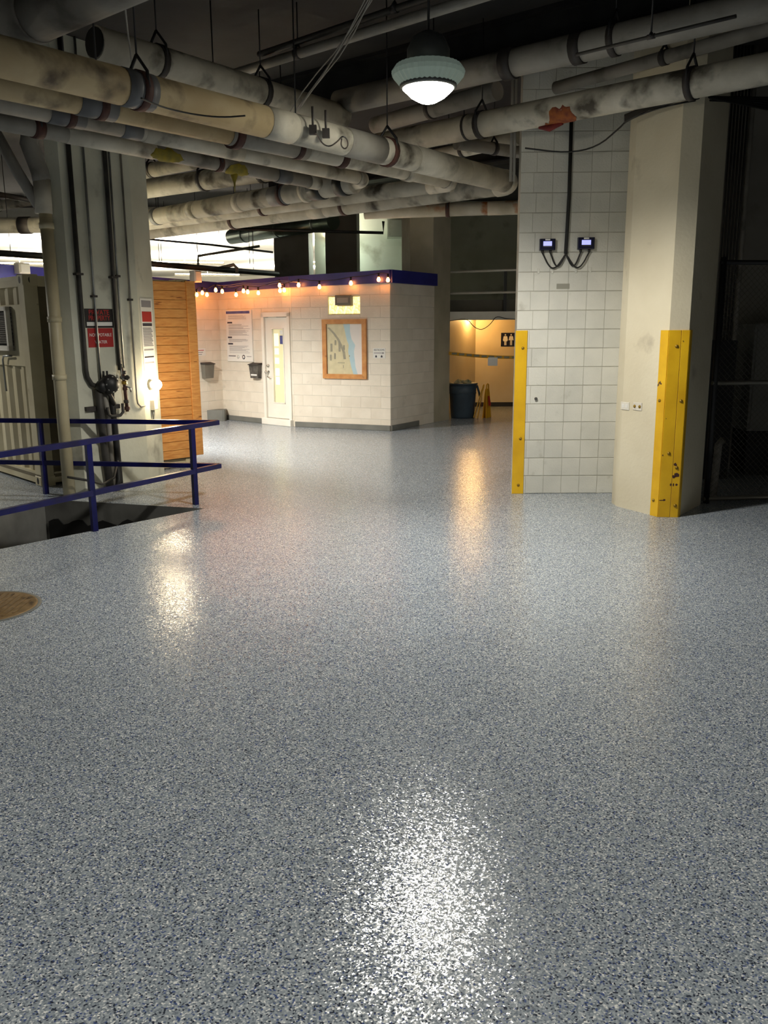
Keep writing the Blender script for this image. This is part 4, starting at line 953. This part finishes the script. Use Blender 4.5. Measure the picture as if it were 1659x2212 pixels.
# ------------------------------------------------------------------ shipping container
CC = V(-4.152, 10.236, 0); CE = CC + V(math.cos(R(44)), math.sin(R(44)), 0) * 2.17; CS = CC + (V(-5.112, 11.27, 0) - CC).normalized() * 3.0
CH = 2.49
FS, FE = Frame(CS, CC), Frame(CC, CE)
ct = thing('shipping_container', (CC + CE) / 2, 'cream corrugated shipping container with one end clad in pine boards', 'container')
inn = -0.03
# corrugated side
acu0, acu1 = FS.L - 1.15, FS.uv(27, 700)[0]; acz0, acz1 = FS.uv(10, 757)[1], FS.uv(10, 663)[1]
prof = []; u = 0.16; per = 0.276
while u < FS.L - 0.2:
    for (du, dp) in ((0, 0), (.072, 0), (.140, -.036), (.210, -.036)): prof.append((u + du, dp - .02))
    u += per
prof = [q for q in prof if q[0] < FS.L - .17] + [(FS.L - .165, -.02)]
mb = MB(); zs = [.16, CH - .12]
vs = []
for (u_, dp) in prof: vs += [FS.P(u_, zs[0], dp), FS.P(u_, zs[1], dp)]
mb.add(vs, [(2 * i, 2 * i + 2, 2 * i + 3, 2 * i + 1) for i in range(len(prof) - 1)]); obj('side_panel', mb, 'container_paint', ct)
# the plain plate round the air conditioner
obj('plain_plate', MB().fbev(FS, acu0 - .15, acu1 + .42, acz0 - .18, acz1 + .02, -.035, -.004, .004), 'container_paint', ct)
obj('bottom_rail', MB().fbox(FS, .1, FS.L - .1, .03, .17, -.12, -.002), 'container_paint', ct); obj('top_rail', MB().fbox(FS, .1, FS.L - .1, CH - .13, CH - .01, -.06, -.002), 'container_paint', ct)
obj('corner_post', MB().fbox(FS, FS.L - .17, FS.L, .11, CH - .11, -.16, 0), 'container_paint', ct)
e2p = FE.P(FE.L, 0); obj('corner_post', MB().fbox(FE, FE.L - .16, FE.L, .11, CH - .11, -.16, 0), 'container_paint', ct)
for (F, ua, ub) in ((FS, FS.L - .178, FS.L + .006), (FE, FE.L - .17, FE.L + .006)):
    for (za, zb2) in ((0, .12), (CH - .12, CH + .006)):
        cst = obj('corner_casting', MB().fbev(F, ua, ub, za, zb2, -.17, .006, .008), 'container_paint', ct)
        for FF, uu in (((FS, FS.L - .09), (FE, .09)) if F is FS else ((FE, FE.L - .08),)):
            cmb = MB(); ring = [FF.P(uu + .03 * math.cos(q * math.pi / 8), (za + zb2) / 2 + .042 * math.sin(q * math.pi / 8), .0075) for q in range(16)]
            cmb.add(ring + [p - FF.n * .004 for p in ring], [tuple(range(16)), tuple(range(16, 32))[::-1]] + [(q, (q + 1) % 16, 16 + (q + 1) % 16, 16 + q) for q in range(16)])
            obj('casting_hole', cmb, 'black', cst)
obj('end_sill', MB().fbox(FE, .17, FE.L - .16, .03, .16, -.12, -.004), 'container_paint', ct); obj('end_header', MB().fbox(FE, .17, FE.L - .16, CH - .13, CH - .01, -.1, -.004), 'container_paint', ct)
obj('end_panel', MB().fbox(FE, .17, FE.L - .16, .16, CH - .13, -.1, -.05), 'container_seal', ct)
obj('roof', MB().prism([CS, CC, CE, CS + (CE - CC)], CH - .05, CH - .012), 'container_paint', ct)
obj('far_side', MB().prism([CE, CE - FE.d * .05, CS + (CE - CC) - FE.d * .05, CS + (CE - CC)], .05, CH - .05), 'container_paint', ct)
obj('far_end', MB().prism([CS, CS + (CE - CC), CS + (CE - CC) + FS.d * .05, CS + FS.d * .05], .05, CH - .05), 'container_paint', ct)
obj('deck', MB().prism([CS, CC, CE, CS + (CE - CC)], .1, .14), 'container_seal', ct)
# pine boards on the right part of the end
wu0 = FE.L * .30; nb = 20; z0_, z1_ = .14, CH - .02; bh = (z1_ - z0_) / nb
for k in range(nb): obj('plank', MB().fbev(FE, wu0, FE.L - .045, z0_ + k * bh + .002, z0_ + (k + 1) * bh - .002, 0.008, .032, .004), 'wood', ct)
obj('edge_board', MB().fbev(FE, FE.L - .045, FE.L + .09, z0_ + .02, z1_ + .01, 0.008, .05, .004), 'wood', ct)
# window air conditioner
ac = thing('air_conditioner', FS.P((acu0 + acu1) / 2, acz0, .02), 'window air conditioner with dark louvres in the container side', 'air conditioner')
obj('frame', MB().fbox(FS, acu1 - .05, acu1, acz0, acz1, 0, .07).fbox(FS, acu0, acu0 + .05, acz0, acz1, 0, .07).fbox(FS, acu0, acu1, acz1 - .05, acz1, 0, .07).fbox(FS, acu0, acu1, acz0, acz0 + .06, 0, .07), 'white_plastic', ac)
obj('back', MB().fbox(FS, acu0, acu1, acz0, acz1, 0, .02), 'black', ac)
for k in range(15):
    z = acz0 + .09 + k * .0225
    obj('louvre', MB().fbox(FS, acu0 + .06, acu1 - .06, z, z + .012, .02, .06), 'mailbox_grey', ac)
obj('control_strip', MB().fbox(FS, acu0 + .06, acu1 - .06, acz1 - .1, acz1 - .06, .02, .05), 'black_gloss', ac)
obj('drain_pipe', MB().tube([FS.P(acu1 - .05, acz0 - .06, .03), FS.P(acu1 - .3, acz0 - .065, .035), FS.P(acu1 - .34, acz0 - .11, .035), FS.P(acu1 - .34, acz0 - .5, .03)], .012, 8), 'galv', label='thin pale pipe bending down below the air conditioner', cat='pipe')

# ------------------------------------------------------------------ things on the pipe column
def vpipe(x, y, y0, y1, r, mt, label, name='conduit', extra=None, F=FL, d=None, zfloor=None, group='conduits on the white column'):
    d = r + .012 if d is None else d
    u = F.uv(x, y, d)[0]; z1 = F.uv(x, y0, d)[1] if y0 is not None else CEIL; z0 = F.uv(x, y1, d)[1] if y1 is not None else 0.0
    t = thing(name, F.P(u, z0, d), label, 'pipe', group)
    pts = [F.P(u, z1, d), F.P(u, z0, d)] + (extra(u, z0, d) if extra else [])
    obj('run', MB().tube(pts, r, 10), mt, t)
    for z in (z0 + .3 * (z1 - z0), z0 + .8 * (z1 - z0)): obj('strap', MB().fbox(F, u - r - .02, u + r + .02, z - .012, z + .012, .001, d + r + .003), 'collar_dark', t)
    return t, u, z0
uK, zK = FL.uv(230, 830, .1)
vpipe(178, 700, None, 800, .026, 'pipe_dark', 'thick dark conduit bending into the black valve', extra=lambda u, z, d: [FL.P(u + .01, z - .08, d), FL.P(u + .06, z - .16, d), FL.P(uK - .1, zK - .02, d + .02)])
vpipe(208, 700, None, 862, .014, 'galv', 'thin pale conduit running down in front of the red signs', d=.03)
vpipe(252, 700, None, 800, .024, 'pipe_dark', 'dark water pipe above the rusty valve')
vpipe(261, 700, None, 795, .012, 'galv', 'thin bright conduit beside the dark water pipe')
vpipe(285, 700, None, 862, .011, 'pipe_grey', 'thin grey conduit turning to the lamp box', extra=lambda u, z, d: [FL.P(u + .01, z - .06, d), FL.P(u + .05, z - .1, d), FL.P(FL.L - .01, z - .095, d)])
# signs
def flat_sign(x0, y0, x1, y1, label):
    xm, ym = (x0 + x1) / 2, (y0 + y1) / 2
    a, b = FL.uv(x0, ym, .01)[0], FL.uv(x1, ym, .01)[0]; c, d = FL.uv(xm, y1, .01)[1], FL.uv(xm, y0, .01)[1]
    return thing('sign', FL.P((a + b) / 2, c, .004), label, 'sign'), a, b, c, d
t, a, b, c, d = flat_sign(184, 667, 245, 708, 'black and red PRIVATE PROPERTY sign on the white column')
obj('panel', MB().fbox(FL, a, b, c, d, .001, .006), 'sign_black', t)
obj('write_in_strip', MB().fbox(FL, a + .02, b - .02, c + (d - c) * .1, c + (d - c) * .3, .006, .0072), 'print_white', t)
hh = d - c; text('PRIVATE', FL, (a + b) / 2, c + hh * .8, .0065, hh * .36, 'print_red', t, sx=1.0, bold=.001); text('PROPERTY', FL, (a + b) / 2, c + hh * .5, .0065, hh * .36, 'print_red', t, sx=.82, bold=.001)
t, a, b, c, d = flat_sign(191, 709, 245, 750, 'plain red NON POTABLE WATER sign below the black sign')
obj('panel', MB().fbox(FL, a, b, c, d, .001, .005), 'sign_red', t)
text('NON POTABLE', FL, (a + b) / 2, (c + d) / 2 + .03, .0055, .05, 'print_white', t, sx=.9); text('WATER', FL, (a + b) / 2, (c + d) / 2 - .05, .0055, .05, 'print_white', t)
# black valve cluster with its pipes
vv = thing('valve_assembly', FL.P(uK, 0, .1), 'black bolted valve with tangled dark pipes running to the floor', 'valve')
obj('body', MB().lathe(FL.P(uK + .02, zK, .06), [(.05, 0), (.1, .02), (.115, .08), (.1, .12), (.085, .13), (.06, .17)], 14, FL.n), 'black', vv)
obj('bonnet', MB().lathe(FL.P(uK - .07, zK - .02, .05), [(.05, 0), (.07, .03), (.07, .09), (.03, .12)], 12, FL.n), 'black', vv)
for q in range(8):
    a_ = q * math.pi / 4; obj('bolt', MB().lathe(FL.P(uK + .02 + .085 * math.cos(a_), zK + .085 * math.sin(a_), .17), [(.012, 0), (.012, .022)], 6, FL.n), 'galv', vv)
for q in (-.03, .02): obj('stud', MB().tube([FL.P(uK + q, zK + .08, .1), FL.P(uK + q, zK + .15, .1)], .012, 6), 'black', vv)
obj('riser', MB().tube([FL.P(uK - .09, zK - .05, .07), FL.P(uK - .08, zK - .3, .06), FL.P(uK - .06, .45, .06), FL.P(uK - .02, 0, .06)], .045, 12), 'pipe_dark', vv)
obj('riser', MB().tube([FL.P(uK + .08, zK - .05, .07), FL.P(uK + .085, zK - .3, .07), FL.P(uK + .1, .6, .07), FL.P(uK + .1, .12, .07), FL.P(uK + .04, .02, .1)], .036, 12), 'black', vv)
obj('riser', MB().tube([FL.P(uK + .0, zK - .1, .05), FL.P(uK + .03, zK - .35, .05), FL.P(uK + .03, 0, .05)], .03, 10), 'pipe_grey', vv)
obj('drain_line', MB().tube([FL.P(uK + .13, .95, .06), FL.P(uK + .15, .5, .05), FL.P(uK + .16, 0, .05)], .014, 8), 'black', vv)
obj('brace', MB().tube([FL.P(uK - .08, zK - .02, .12), FL.P(uK + .02, zK - .12, .12), FL.P(uK + .09, zK - .24, .1)], .026, 10), 'pipe_dark', vv)
zb3 = FL.uv(230, 880, .03)[1]; obj('bracket', MB().fbox(FL, uK - .25, uK + .22, zb3 - .025, zb3 + .025, .002, .04), 'collar_dark', vv)
z4 = FL.uv(250, 895, .1)[1]; obj('u_bend', MB().tube([FL.P(uK - .02, z4 + .09, .11), FL.P(uK - .01, z4 + .01, .11), FL.P(uK + .03, z4 - .015, .11), FL.P(uK + .16, z4 - .015, .11), FL.P(uK + .2, z4 + .02, .11), FL.P(uK + .2, z4 + .12, .11)], .018, 10), 'pipe_dark', vv)
obj('hose', MB().tube([FL.P(uK + .08, .35, .1), FL.P(uK - .02, .17, .14), FL.P(uK - .2, .12, .16), FL.P(uK - .42, .2, .14), FL.P(uK - .62, .26, .1)], .014, 8), 'pipe_dark', vv)
# rusty valve on the right
u5, z5 = FL.uv(268, 812, .06)
vr = thing('stop_valve', FL.P(u5, z5 - .4, .06), 'rusty brass stop valve with lever beside the black valve', 'valve')
obj('body', MB().tube([FL.P(u5 - .03, z5 + .1, .05), FL.P(u5, z5, .05), FL.P(u5 + .01, z5 - .2, .05), FL.P(u5 + .02, z5 - .42, .05)], .02, 10), 'collar_rust', vr)
for (q, rn, mm) in ((.04, .034, 'pipe_dark'), (-.02, .045, 'collar_dark'), (-.08, .034, 'bolt'), (-.15, .03, 'collar_rust'), (-.3, .032, 'pipe_dark'), (-.38, .036, 'collar_rust')):
    obj('union_nut', MB().lathe(FL.P(u5 + .004 - q * .04, z5 + q - .02, .05), [(rn * .8, 0), (rn, .006), (rn, .034), (rn * .8, .04)], 6, None, False), mm, vr)
obj('lever', MB().tube([FL.P(u5 - .045, z5 + .14, .08), FL.P(u5 - .07, z5 + .06, .1), FL.P(u5 - .07, z5 - .02, .1), FL.P(u5 - .03, z5 - .04, .09)], .008, 6), 'galv', vr)
obj('bonnet', MB().lathe(FL.P(u5 + .01, z5 - .02, .09), [(.03, 0), (.03, .02), (.014, .03), (.014, .05)], 8, FL.n), 'pipe_dark', vr)
obj('drain_cock', MB().tube([FL.P(u5 + .01, z5 - .12, .06), FL.P(u5 + .06, z5 - .14, .08), FL.P(u5 + .07, z5 - .19, .08)], .01, 6), 'galv', vr)
# pasted notices on the narrow right face
pa, pb_ = FLR.L * .12, FLR.L * .85
t = thing('column_notice', FLR.P((pa + pb_) / 2, 1.3, .004), 'tall white notice with red print on the narrow column face', 'sign')
zt5 = FLR.uv(318, 645, .01)[1]; zb5 = FLR.uv(326, 800, .01)[1]
obj('panel', MB().fbox(FLR, pa, pb_, zb5, zt5, .001, .004), 'paper', t)
for k, (f0, f1, mm) in enumerate(((.88, .97, 'print_grey'), (.68, .82, 'print_red'), (.62, .66, 'print_dark'), (.28, .3, 'print_grey'), (.18, .2, 'print_dark'), (.1, .12, 'print_grey'))):
    obj('print_block', MB().fbox(FLR, pa + .03, pb_ - .04, zb5 + (zt5 - zb5) * f0, zb5 + (zt5 - zb5) * f1, .004, .0055), mm, t)
mb = MB()
for k in range(12): z = zb5 + (zt5 - zb5) * (.34 + .022 * k); mb.fbox(FLR, pa + .03, pb_ - .03 - .02 * (k % 3), z, z + .012, .004, .0052)
obj('text_lines', mb, 'print_grey', t)
# jelly jar lamp
uw, zw = FLR.uv(319, 832, .02); uw = FLR.L * .4
wl_ = thing('wall_lamp', FLR.P(uw, zw, 0), 'bare bright bulb lamp on the narrow column face', 'lamp')
obj('base', MB().lathe(FLR.P(uw, zw, 0), [(.065, 0), (.065, .02), (.05, .03), (.04, .045)], 20, FLR.n), 'galv', wl_)
obj('globe', MB().lathe(FLR.P(uw, zw, .03), [(.035, 0), (.06, .03), (.068, .06), (.06, .09), (.035, .115), (.008, .125)], 20, FLR.n), 'bulb_white', wl_)
light('POINT', 'wall_lamp_light', FLR.P(uw, zw, .26), 22, (1, .82, .55), .06, wl_)
u6, z6 = FLR.uv(330, 877, .03)
t = thing('junction_box', FLR.P(FLR.L * .6, z6, 0), 'white junction box below the bare bulb lamp', 'junction box')
obj('body', MB().fbev(FLR, FLR.L * .35, FLR.L * .35 + .1, z6 - .05, z6 + .07, 0, .06, .006), 'white_plastic', t); obj('nipple', MB().tube([FLR.P(FLR.L * .4, z6 - .05, .03), FLR.P(FLR.L * .4, z6 - .2, .02)], [.014, .006], 8), 'galv', t)
# downspout on the left of the column
dsp = thing('downpipe', V(-3.5, 9.64, 0), 'cream cast downpipe with sockets beside the white column', 'pipe')
Yd = 9.64
P_ = lambda x, y: AT(x, y, Yd)
obj('run', MB().tube([P_(66, 285), P_(62, 310), P_(74, 340), P_(86, 372), P_(90, 392)], .092, 14), 'pipe_grey', dsp)
obj('socket', MB().tube([P_(90, 388), P_(95, 462)], .09, 14), 'pipe_white', dsp)
base = V(AT(150, 1064, Yd).x, Yd, 0); top_ = V(base.x, Yd, P_(98, 462).z)
obj('run', MB().tube([top_, base], .068, 14), 'container_paint', dsp)
for y in (488, 690, 815): z = P_(110, y).z; obj('socket', MB().tube([V(base.x, Yd, z - .03), V(base.x, Yd, z + .03)], .078, 14), 'container_paint', dsp)
obj('branch', MB().tube([P_(-10, 285), P_(40, 375), P_(84, 445)], .06, 12), 'pipe_grey', dsp)

# ------------------------------------------------------------------ controllers and cables on the block wall
def controller(x0, y0, x1, y1, label):
    a, b, c, d = quad_uv(FB, x0, y0, x1, y1)
    t = thing('wall_controller', FB.P((a + b) / 2, c, .006), label, 'controller', 'blue controllers on the block wall')
    obj('case', MB().fbev(FB, a, b, c, d, .004, .075, .01), 'device_navy', t)
    w_ = b - a; h_ = d - c
    obj('screen', MB().fbox(FB, a + w_ * .2, a + w_ * .76, c + h_ * .36, c + h_ * .76, .075, .077), 'screen_glow', t)
    obj('label_plate', MB().fbox(FB, a + w_ * .32, a + w_ * .64, c + h_ * .84, c + h_ * .97, .074, .0765), 'print_white', t)
    obj('button_strip', MB().fbox(FB, a + w_ * .2, a + w_ * .78, c + h_ * .26, c + h_ * .33, .075, .077), 'wrap_grey', t)
    for q in (.2, .72): obj('gland', MB().tube([FB.P(a + w_ * q, c + .003, .035), FB.P(a + w_ * q, c - .03, .035)], .014, 8), 'cable', t)
    return a + w_ * .2, a + w_ * .72, c - .03
g1 = controller(1165, 517, 1197, 541, 'small blue controller with lit screen, beside the passage edge of the block wall')
g2 = controller(1247, 514, 1281, 539, 'small blue controller with lit screen, beside the cream column')
uc, zc = FB.uv(1222, 548, .03); ut = FB.uv(1233, 300, .03)[0]
t = thing('cable_drop', FB.P(uc, zc, .02), 'black cable bundle hanging down the block wall and forking to the controllers', 'cable')
for k, dx in enumerate((-.009, .009, 0)):
    obj('trunk', MB().tube([FB.P(ut + dx, CEIL - .9, .03 + (k == 2) * .012), FB.P((ut + uc) / 2 + dx + .01, 3.2, .03 + (k == 2) * .012), FB.P(uc + dx, zc, .03)], .011, 8), 'cable', t)
zlow = FB.uv(1200, 578, .03)[1]
for (g, s_) in ((g1, -1), (g2, 1)):
    for k in (0, 1):
        ue, ze = g[k], g[2]; um = (ue + uc) / 2; dip = zlow + (.02 if (k == 1) == (s_ < 0) else 0.0)
        pts = [FB.P(uc, zc, .03)]
        for f in (.15, .35, .55, .75, .9): pts.append(FB.P(uc + (ue - uc) * (f ** .9), zc + (ze - zc) * f - (zc - dip + .02) * math.sin(math.pi * min(1, f * 1.02)) * .98, .034 + .006 * k))
        pts.append(FB.P(ue, ze, .035)); 
        # smooth
        for _ in range(2):
            q = [pts[0]]
            for i in range(len(pts) - 1): q += [pts[i].lerp(pts[i + 1], .25), pts[i].lerp(pts[i + 1], .75)]
            pts = q + [pts[-1]]
        obj('branch', MB().tube(pts, .008, 8), 'cable', t)
for (x, y) in ((1163, 586), (1193, 586), (1244, 585), (1275, 583)):
    u, z = FB.uv(x, y); obj('wall_anchor', MB().fbev(FB, u - .012, u + .012, z - .025, z + .025, .004, .014, .003), 'white_block', label='small pale screw anchor left on the block wall', cat='anchor', group='screw anchors below the controllers')
u, z = FB.uv(1216, 618); obj('label_plate_blank', MB().fbox(FB, u - .07, u + .07, z - .03, z + .025, .005, .0085), 'wall_patch', label='faint grey rectangular patch on the block wall below the controllers', cat='plate')
u, z = FB.uv(1157, 861); obj('wall_stub', MB().tube([FB.P(u, z, 0), FB.P(u, z, .03)], .018, 8), 'chrome', label='small metal stub low on the block wall', cat='pipe stub')

# ------------------------------------------------------------------ yellow corner guards
GH = 1.82
def bolts(t, F, lst, d):
    for (u, z) in lst: obj('bolt', MB().lathe(F.P(u, z, d), [(.017, 0), (.017, .004), (.009, .012)], 8, F.n), 'bolt', t)
t = thing('corner_guard', FB.P(.05, 0), 'narrow yellow steel guard on the free edge of the block wall', 'corner guard')
obj('plate', MB().fbev(FB, -.012, .118, 0, GH, .007, .019, .003), 'yellow_guard', t); obj('side_plate', MB().prism([FB.P(-.012, 0, .018), FB.P(-.0, 0, .018), FB.P(.02, 0, -.14), FB.P(.008, 0, -.14)], 0, GH), 'yellow_guard', t)
bolts(t, FB, ((.07, 1.63), (.07, .63), (.06, .1)), .019)
FC1, FC2, FC3 = Frame(RC[0], RC[1]), Frame(RC[1], RC[2]), Frame(RC[2], RC[3])
t = thing('corner_guard', RC[1], 'chipped yellow steel guard folded round the cream column corner', 'corner guard'); guard_a = t
obj('plate', MB().fbev(FC1, FC1.L - .1, FC1.L + .004, 0, GH, .001, .012, .002), 'yellow_guard', t)
obj('plate', MB().fbev(FC2, -.002, FC2.L * .6, 0, GH, .001, .012, .002), 'yellow_guard', t)
bolts(t, FC1, ((FC1.L - .06, 1.15), (FC1.L - .06, .16)), .012); bolts(t, FC2, ((FC2.L * .4, 1.67), (FC2.L * .35, .64)), .012)
t = thing('corner_guard', RC[2], 'chipped yellow steel guard on the shaded side corner of the cream column', 'corner guard')
obj('plate', MB().fbev(FC2, FC2.L * .6 + .004, FC2.L + .004, 0, GH, .001, .012, .002), 'yellow_guard', t); obj('plate', MB().fbev(FC3, -.004, .06, 0, GH, .001, .012, .002), 'yellow_guard', t)
bolts(t, FC2, ((FC2.L * .8, 1.15), (FC2.L * .85, .12), (FC2.L * .8, .5)), .012)
def chip(t, F, u, z, su, sz, d):
    n = 9; rr = random.Random(int(z * 999)); ring = []
    for k in range(n): a_ = 2 * math.pi * k / n; q = rr.uniform(.6, 1.1); ring.append(F.P(u + su * q * math.cos(a_), z + sz * q * math.sin(a_), d))
    obj('paint_chip', MB().add(ring + [p - F.n * .001 for p in ring], [tuple(range(n)), tuple(range(n, 2 * n))[::-1]] + [(k, (k + 1) % n, n + (k + 1) % n, n + k) for k in range(n)]), 'collar_rust', t)
for (u, z, su, sz) in ((.72, .53, .018, .02), (.82, .43, .03, .03), (.7, .41, .02, .018), (.85, .33, .014, .014), (.69, .33, .008, .02)): chip(t, FC2, FC2.L * u, z, su, sz, .0128)
for (u, z, su, sz) in ((.12, .17, .03, .006), (.26, .175, .014, .014), (.55, .33, .01, .016), (.05, .62, .006, .012), (.1, .98, .005, .005)): chip(guard_a, FC2, FC2.L * u, z, su, sz, .0128)
# outlet plates on the cream column
for (x, y, lb, nm) in ((1351, 877, 'white outlet plate on the cream column, beside the block wall', 'a'), (1378, 878, 'white blank plate with screws on the cream column, beside the yellow guard', 'b')):
    u, z = FC1.uv(x, y)
    t = thing('outlet_plate', FC1.P(u, z - .04), lb, 'outlet')
    obj('plate', MB().fbev(FC1, u - .06, u + .06, z - .04, z + .04, .001, .01, .004), 'white_plastic', t)
    if nm == 'a':
        for k in (-.025, .025): obj('socket', MB().fbev(FC1, u + k - .016, u + k + .016, z - .02, z + .02, .009, .012, .002), 'paper', t)
    else: bolts(t, FC1, ((u - .035, z), (u + .035, z)), .01)

# ------------------------------------------------------------------ chain link fence and dark bay on the right
f0, f1 = V(3.42, 8.98, 0), V(7.6, 9.45, 0); FF = Frame(f0, f1)
t = thing('chain_link_fence', FF.P(FF.L / 2, 0), 'dim chain link fence with pipe rails beside the cream column', 'fence')
z_t = FF.uv(1640, 567)[1]; z_m = FF.uv(1640, 826)[1]; z_b = FF.uv(1640, 1074)[1]
for z, nm in ((z_b, 'bottom_rail'), (z_m, 'middle_rail'), (z_t, 'top_rail')): obj(nm, MB().tube([FF.P(0, z), FF.P(FF.L, z)], .024, 8), 'fence_wire' if nm != 'top_rail' else 'steel_dark', t)
for u in (.03, 1.3, 2.6, 3.9): obj('post', MB().tube([FF.P(u, 0), FF.P(u, z_t + .05)], .03, 10), 'steel_dark', t)
mb = MB(); st = .062; n = int(FF.L / st) + int((z_t) / st) + 2
for s_ in (-1, 1):
    for i in range(-int(z_t / st) - 1, int(FF.L / st) + int(z_t / st) + 1):
        u0_ = i * st; za, zb4 = .04, z_t; ua, ub = u0_, u0_ + s_ * (z_t - .04)
        pts = [(ua, za), (ub, zb4)]
        # clip to the fence
        def clip(p, q):
            (a1, b1), (a2, b2) = p, q
            out = []
            t0, t1 = 0.0, 1.0; dx = a2 - a1
            if abs(dx) < 1e-9: return None
            ts = sorted(((0.03 - a1) / dx, (FF.L - .03 - a1) / dx)); t0 = max(t0, ts[0]); t1 = min(t1, ts[1])
            if t1 - t0 < .01: return None
            return [(a1 + dx * k, b1 + (b2 - b1) * k) for k in (t0, t1)]
        c_ = clip(*pts)
        if c_: mb.tube([FF.P(c_[0][0], c_[0][1], .002 * s_), FF.P(c_[1][0], c_[1][1], .002 * s_)], .0018, 3, False, False)
o_ = obj('mesh', mb, 'fence_wire', t); o_['kind'] = 'stuff'
for k, x in enumerate((1562, 1569, 1576, 1583, 1590, 1597, 1606)):
    p = AT(x, 480, 10.4); obj('wall_conduit', MB().tube([V(p.x, 10.4, AT(x, 735, 10.4).z), V(p.x, 10.4, CEIL)], .014 if k < 6 else .03, 8), 'pipe_dark' if k < 6 else 'pipe_grey', label='thin dark vertical conduit in the shaded bay behind the fence' if k < 6 else 'thick grey vertical conduit beside the thin ones behind the fence', cat='conduit', group='vertical conduits behind the fence')
t = thing('electric_cabinet', V(4.6, 10.8, 0), 'grey electrical cabinet in the shaded bay behind the fence', 'cabinet')
a, b = AT(1632, 700, 10.6), AT(1750, 930, 10.6)
obj('body', MB().box((a.x, 10.6, b.z), (b.x, 11.15, a.z)), 'cabinet_grey', t); obj('door', MB().box((a.x + .03, 10.58, b.z + .03), (b.x - .03, 10.6, a.z - .03)), 'cabinet_grey', t); obj('plinth', MB().box((a.x + .05, 10.7, 0), (b.x - .05, 11.15, b.z)), 'steel_dark', t)
obj('bay_panel', MB().box((3.75, 10.45, AT(1570, 740, 10.45).z - 1.8), (4.25, 10.9, AT(1570, 735, 10.45).z)), 'steel_dark', label='tall dark switch panel below the conduits behind the fence', cat='panel')
obj('bollard_pipe', MB().tube([AT(1540, 1070, 9.3) + V(0, 0, -.1), AT(1552, 960, 9.3), AT(1560, 952, 9.4)], .04, 10), 'pipe_grey', label='dim grey bent pipe standing behind the cream column', cat='pipe')

# ------------------------------------------------------------------ manhole
mc = V(G(68, 1320).x - .36, 5.62, 0)
t = thing('manhole_cover', mc, 'round brown cast manhole cover set in the floor', 'manhole cover')
obj('cover', MB().lathe(mc, [(.35, 0), (.35, .006), (.335, .009)], 40), 'manhole', t)
for k in range(-7, 8):
    x = k * .044; L = math.sqrt(max(.3 ** 2 - x * x, .0))
    if L > .03: obj('tread_rib', MB().box((mc.x + x - .008, mc.y - L, .008), (mc.x + x + .008, mc.y + L, .012)), 'manhole', t)
obj('rim', MB().lathe(mc, [(.375, 0), (.375, .004), (.352, .005)], 40), 'baseboard', t)
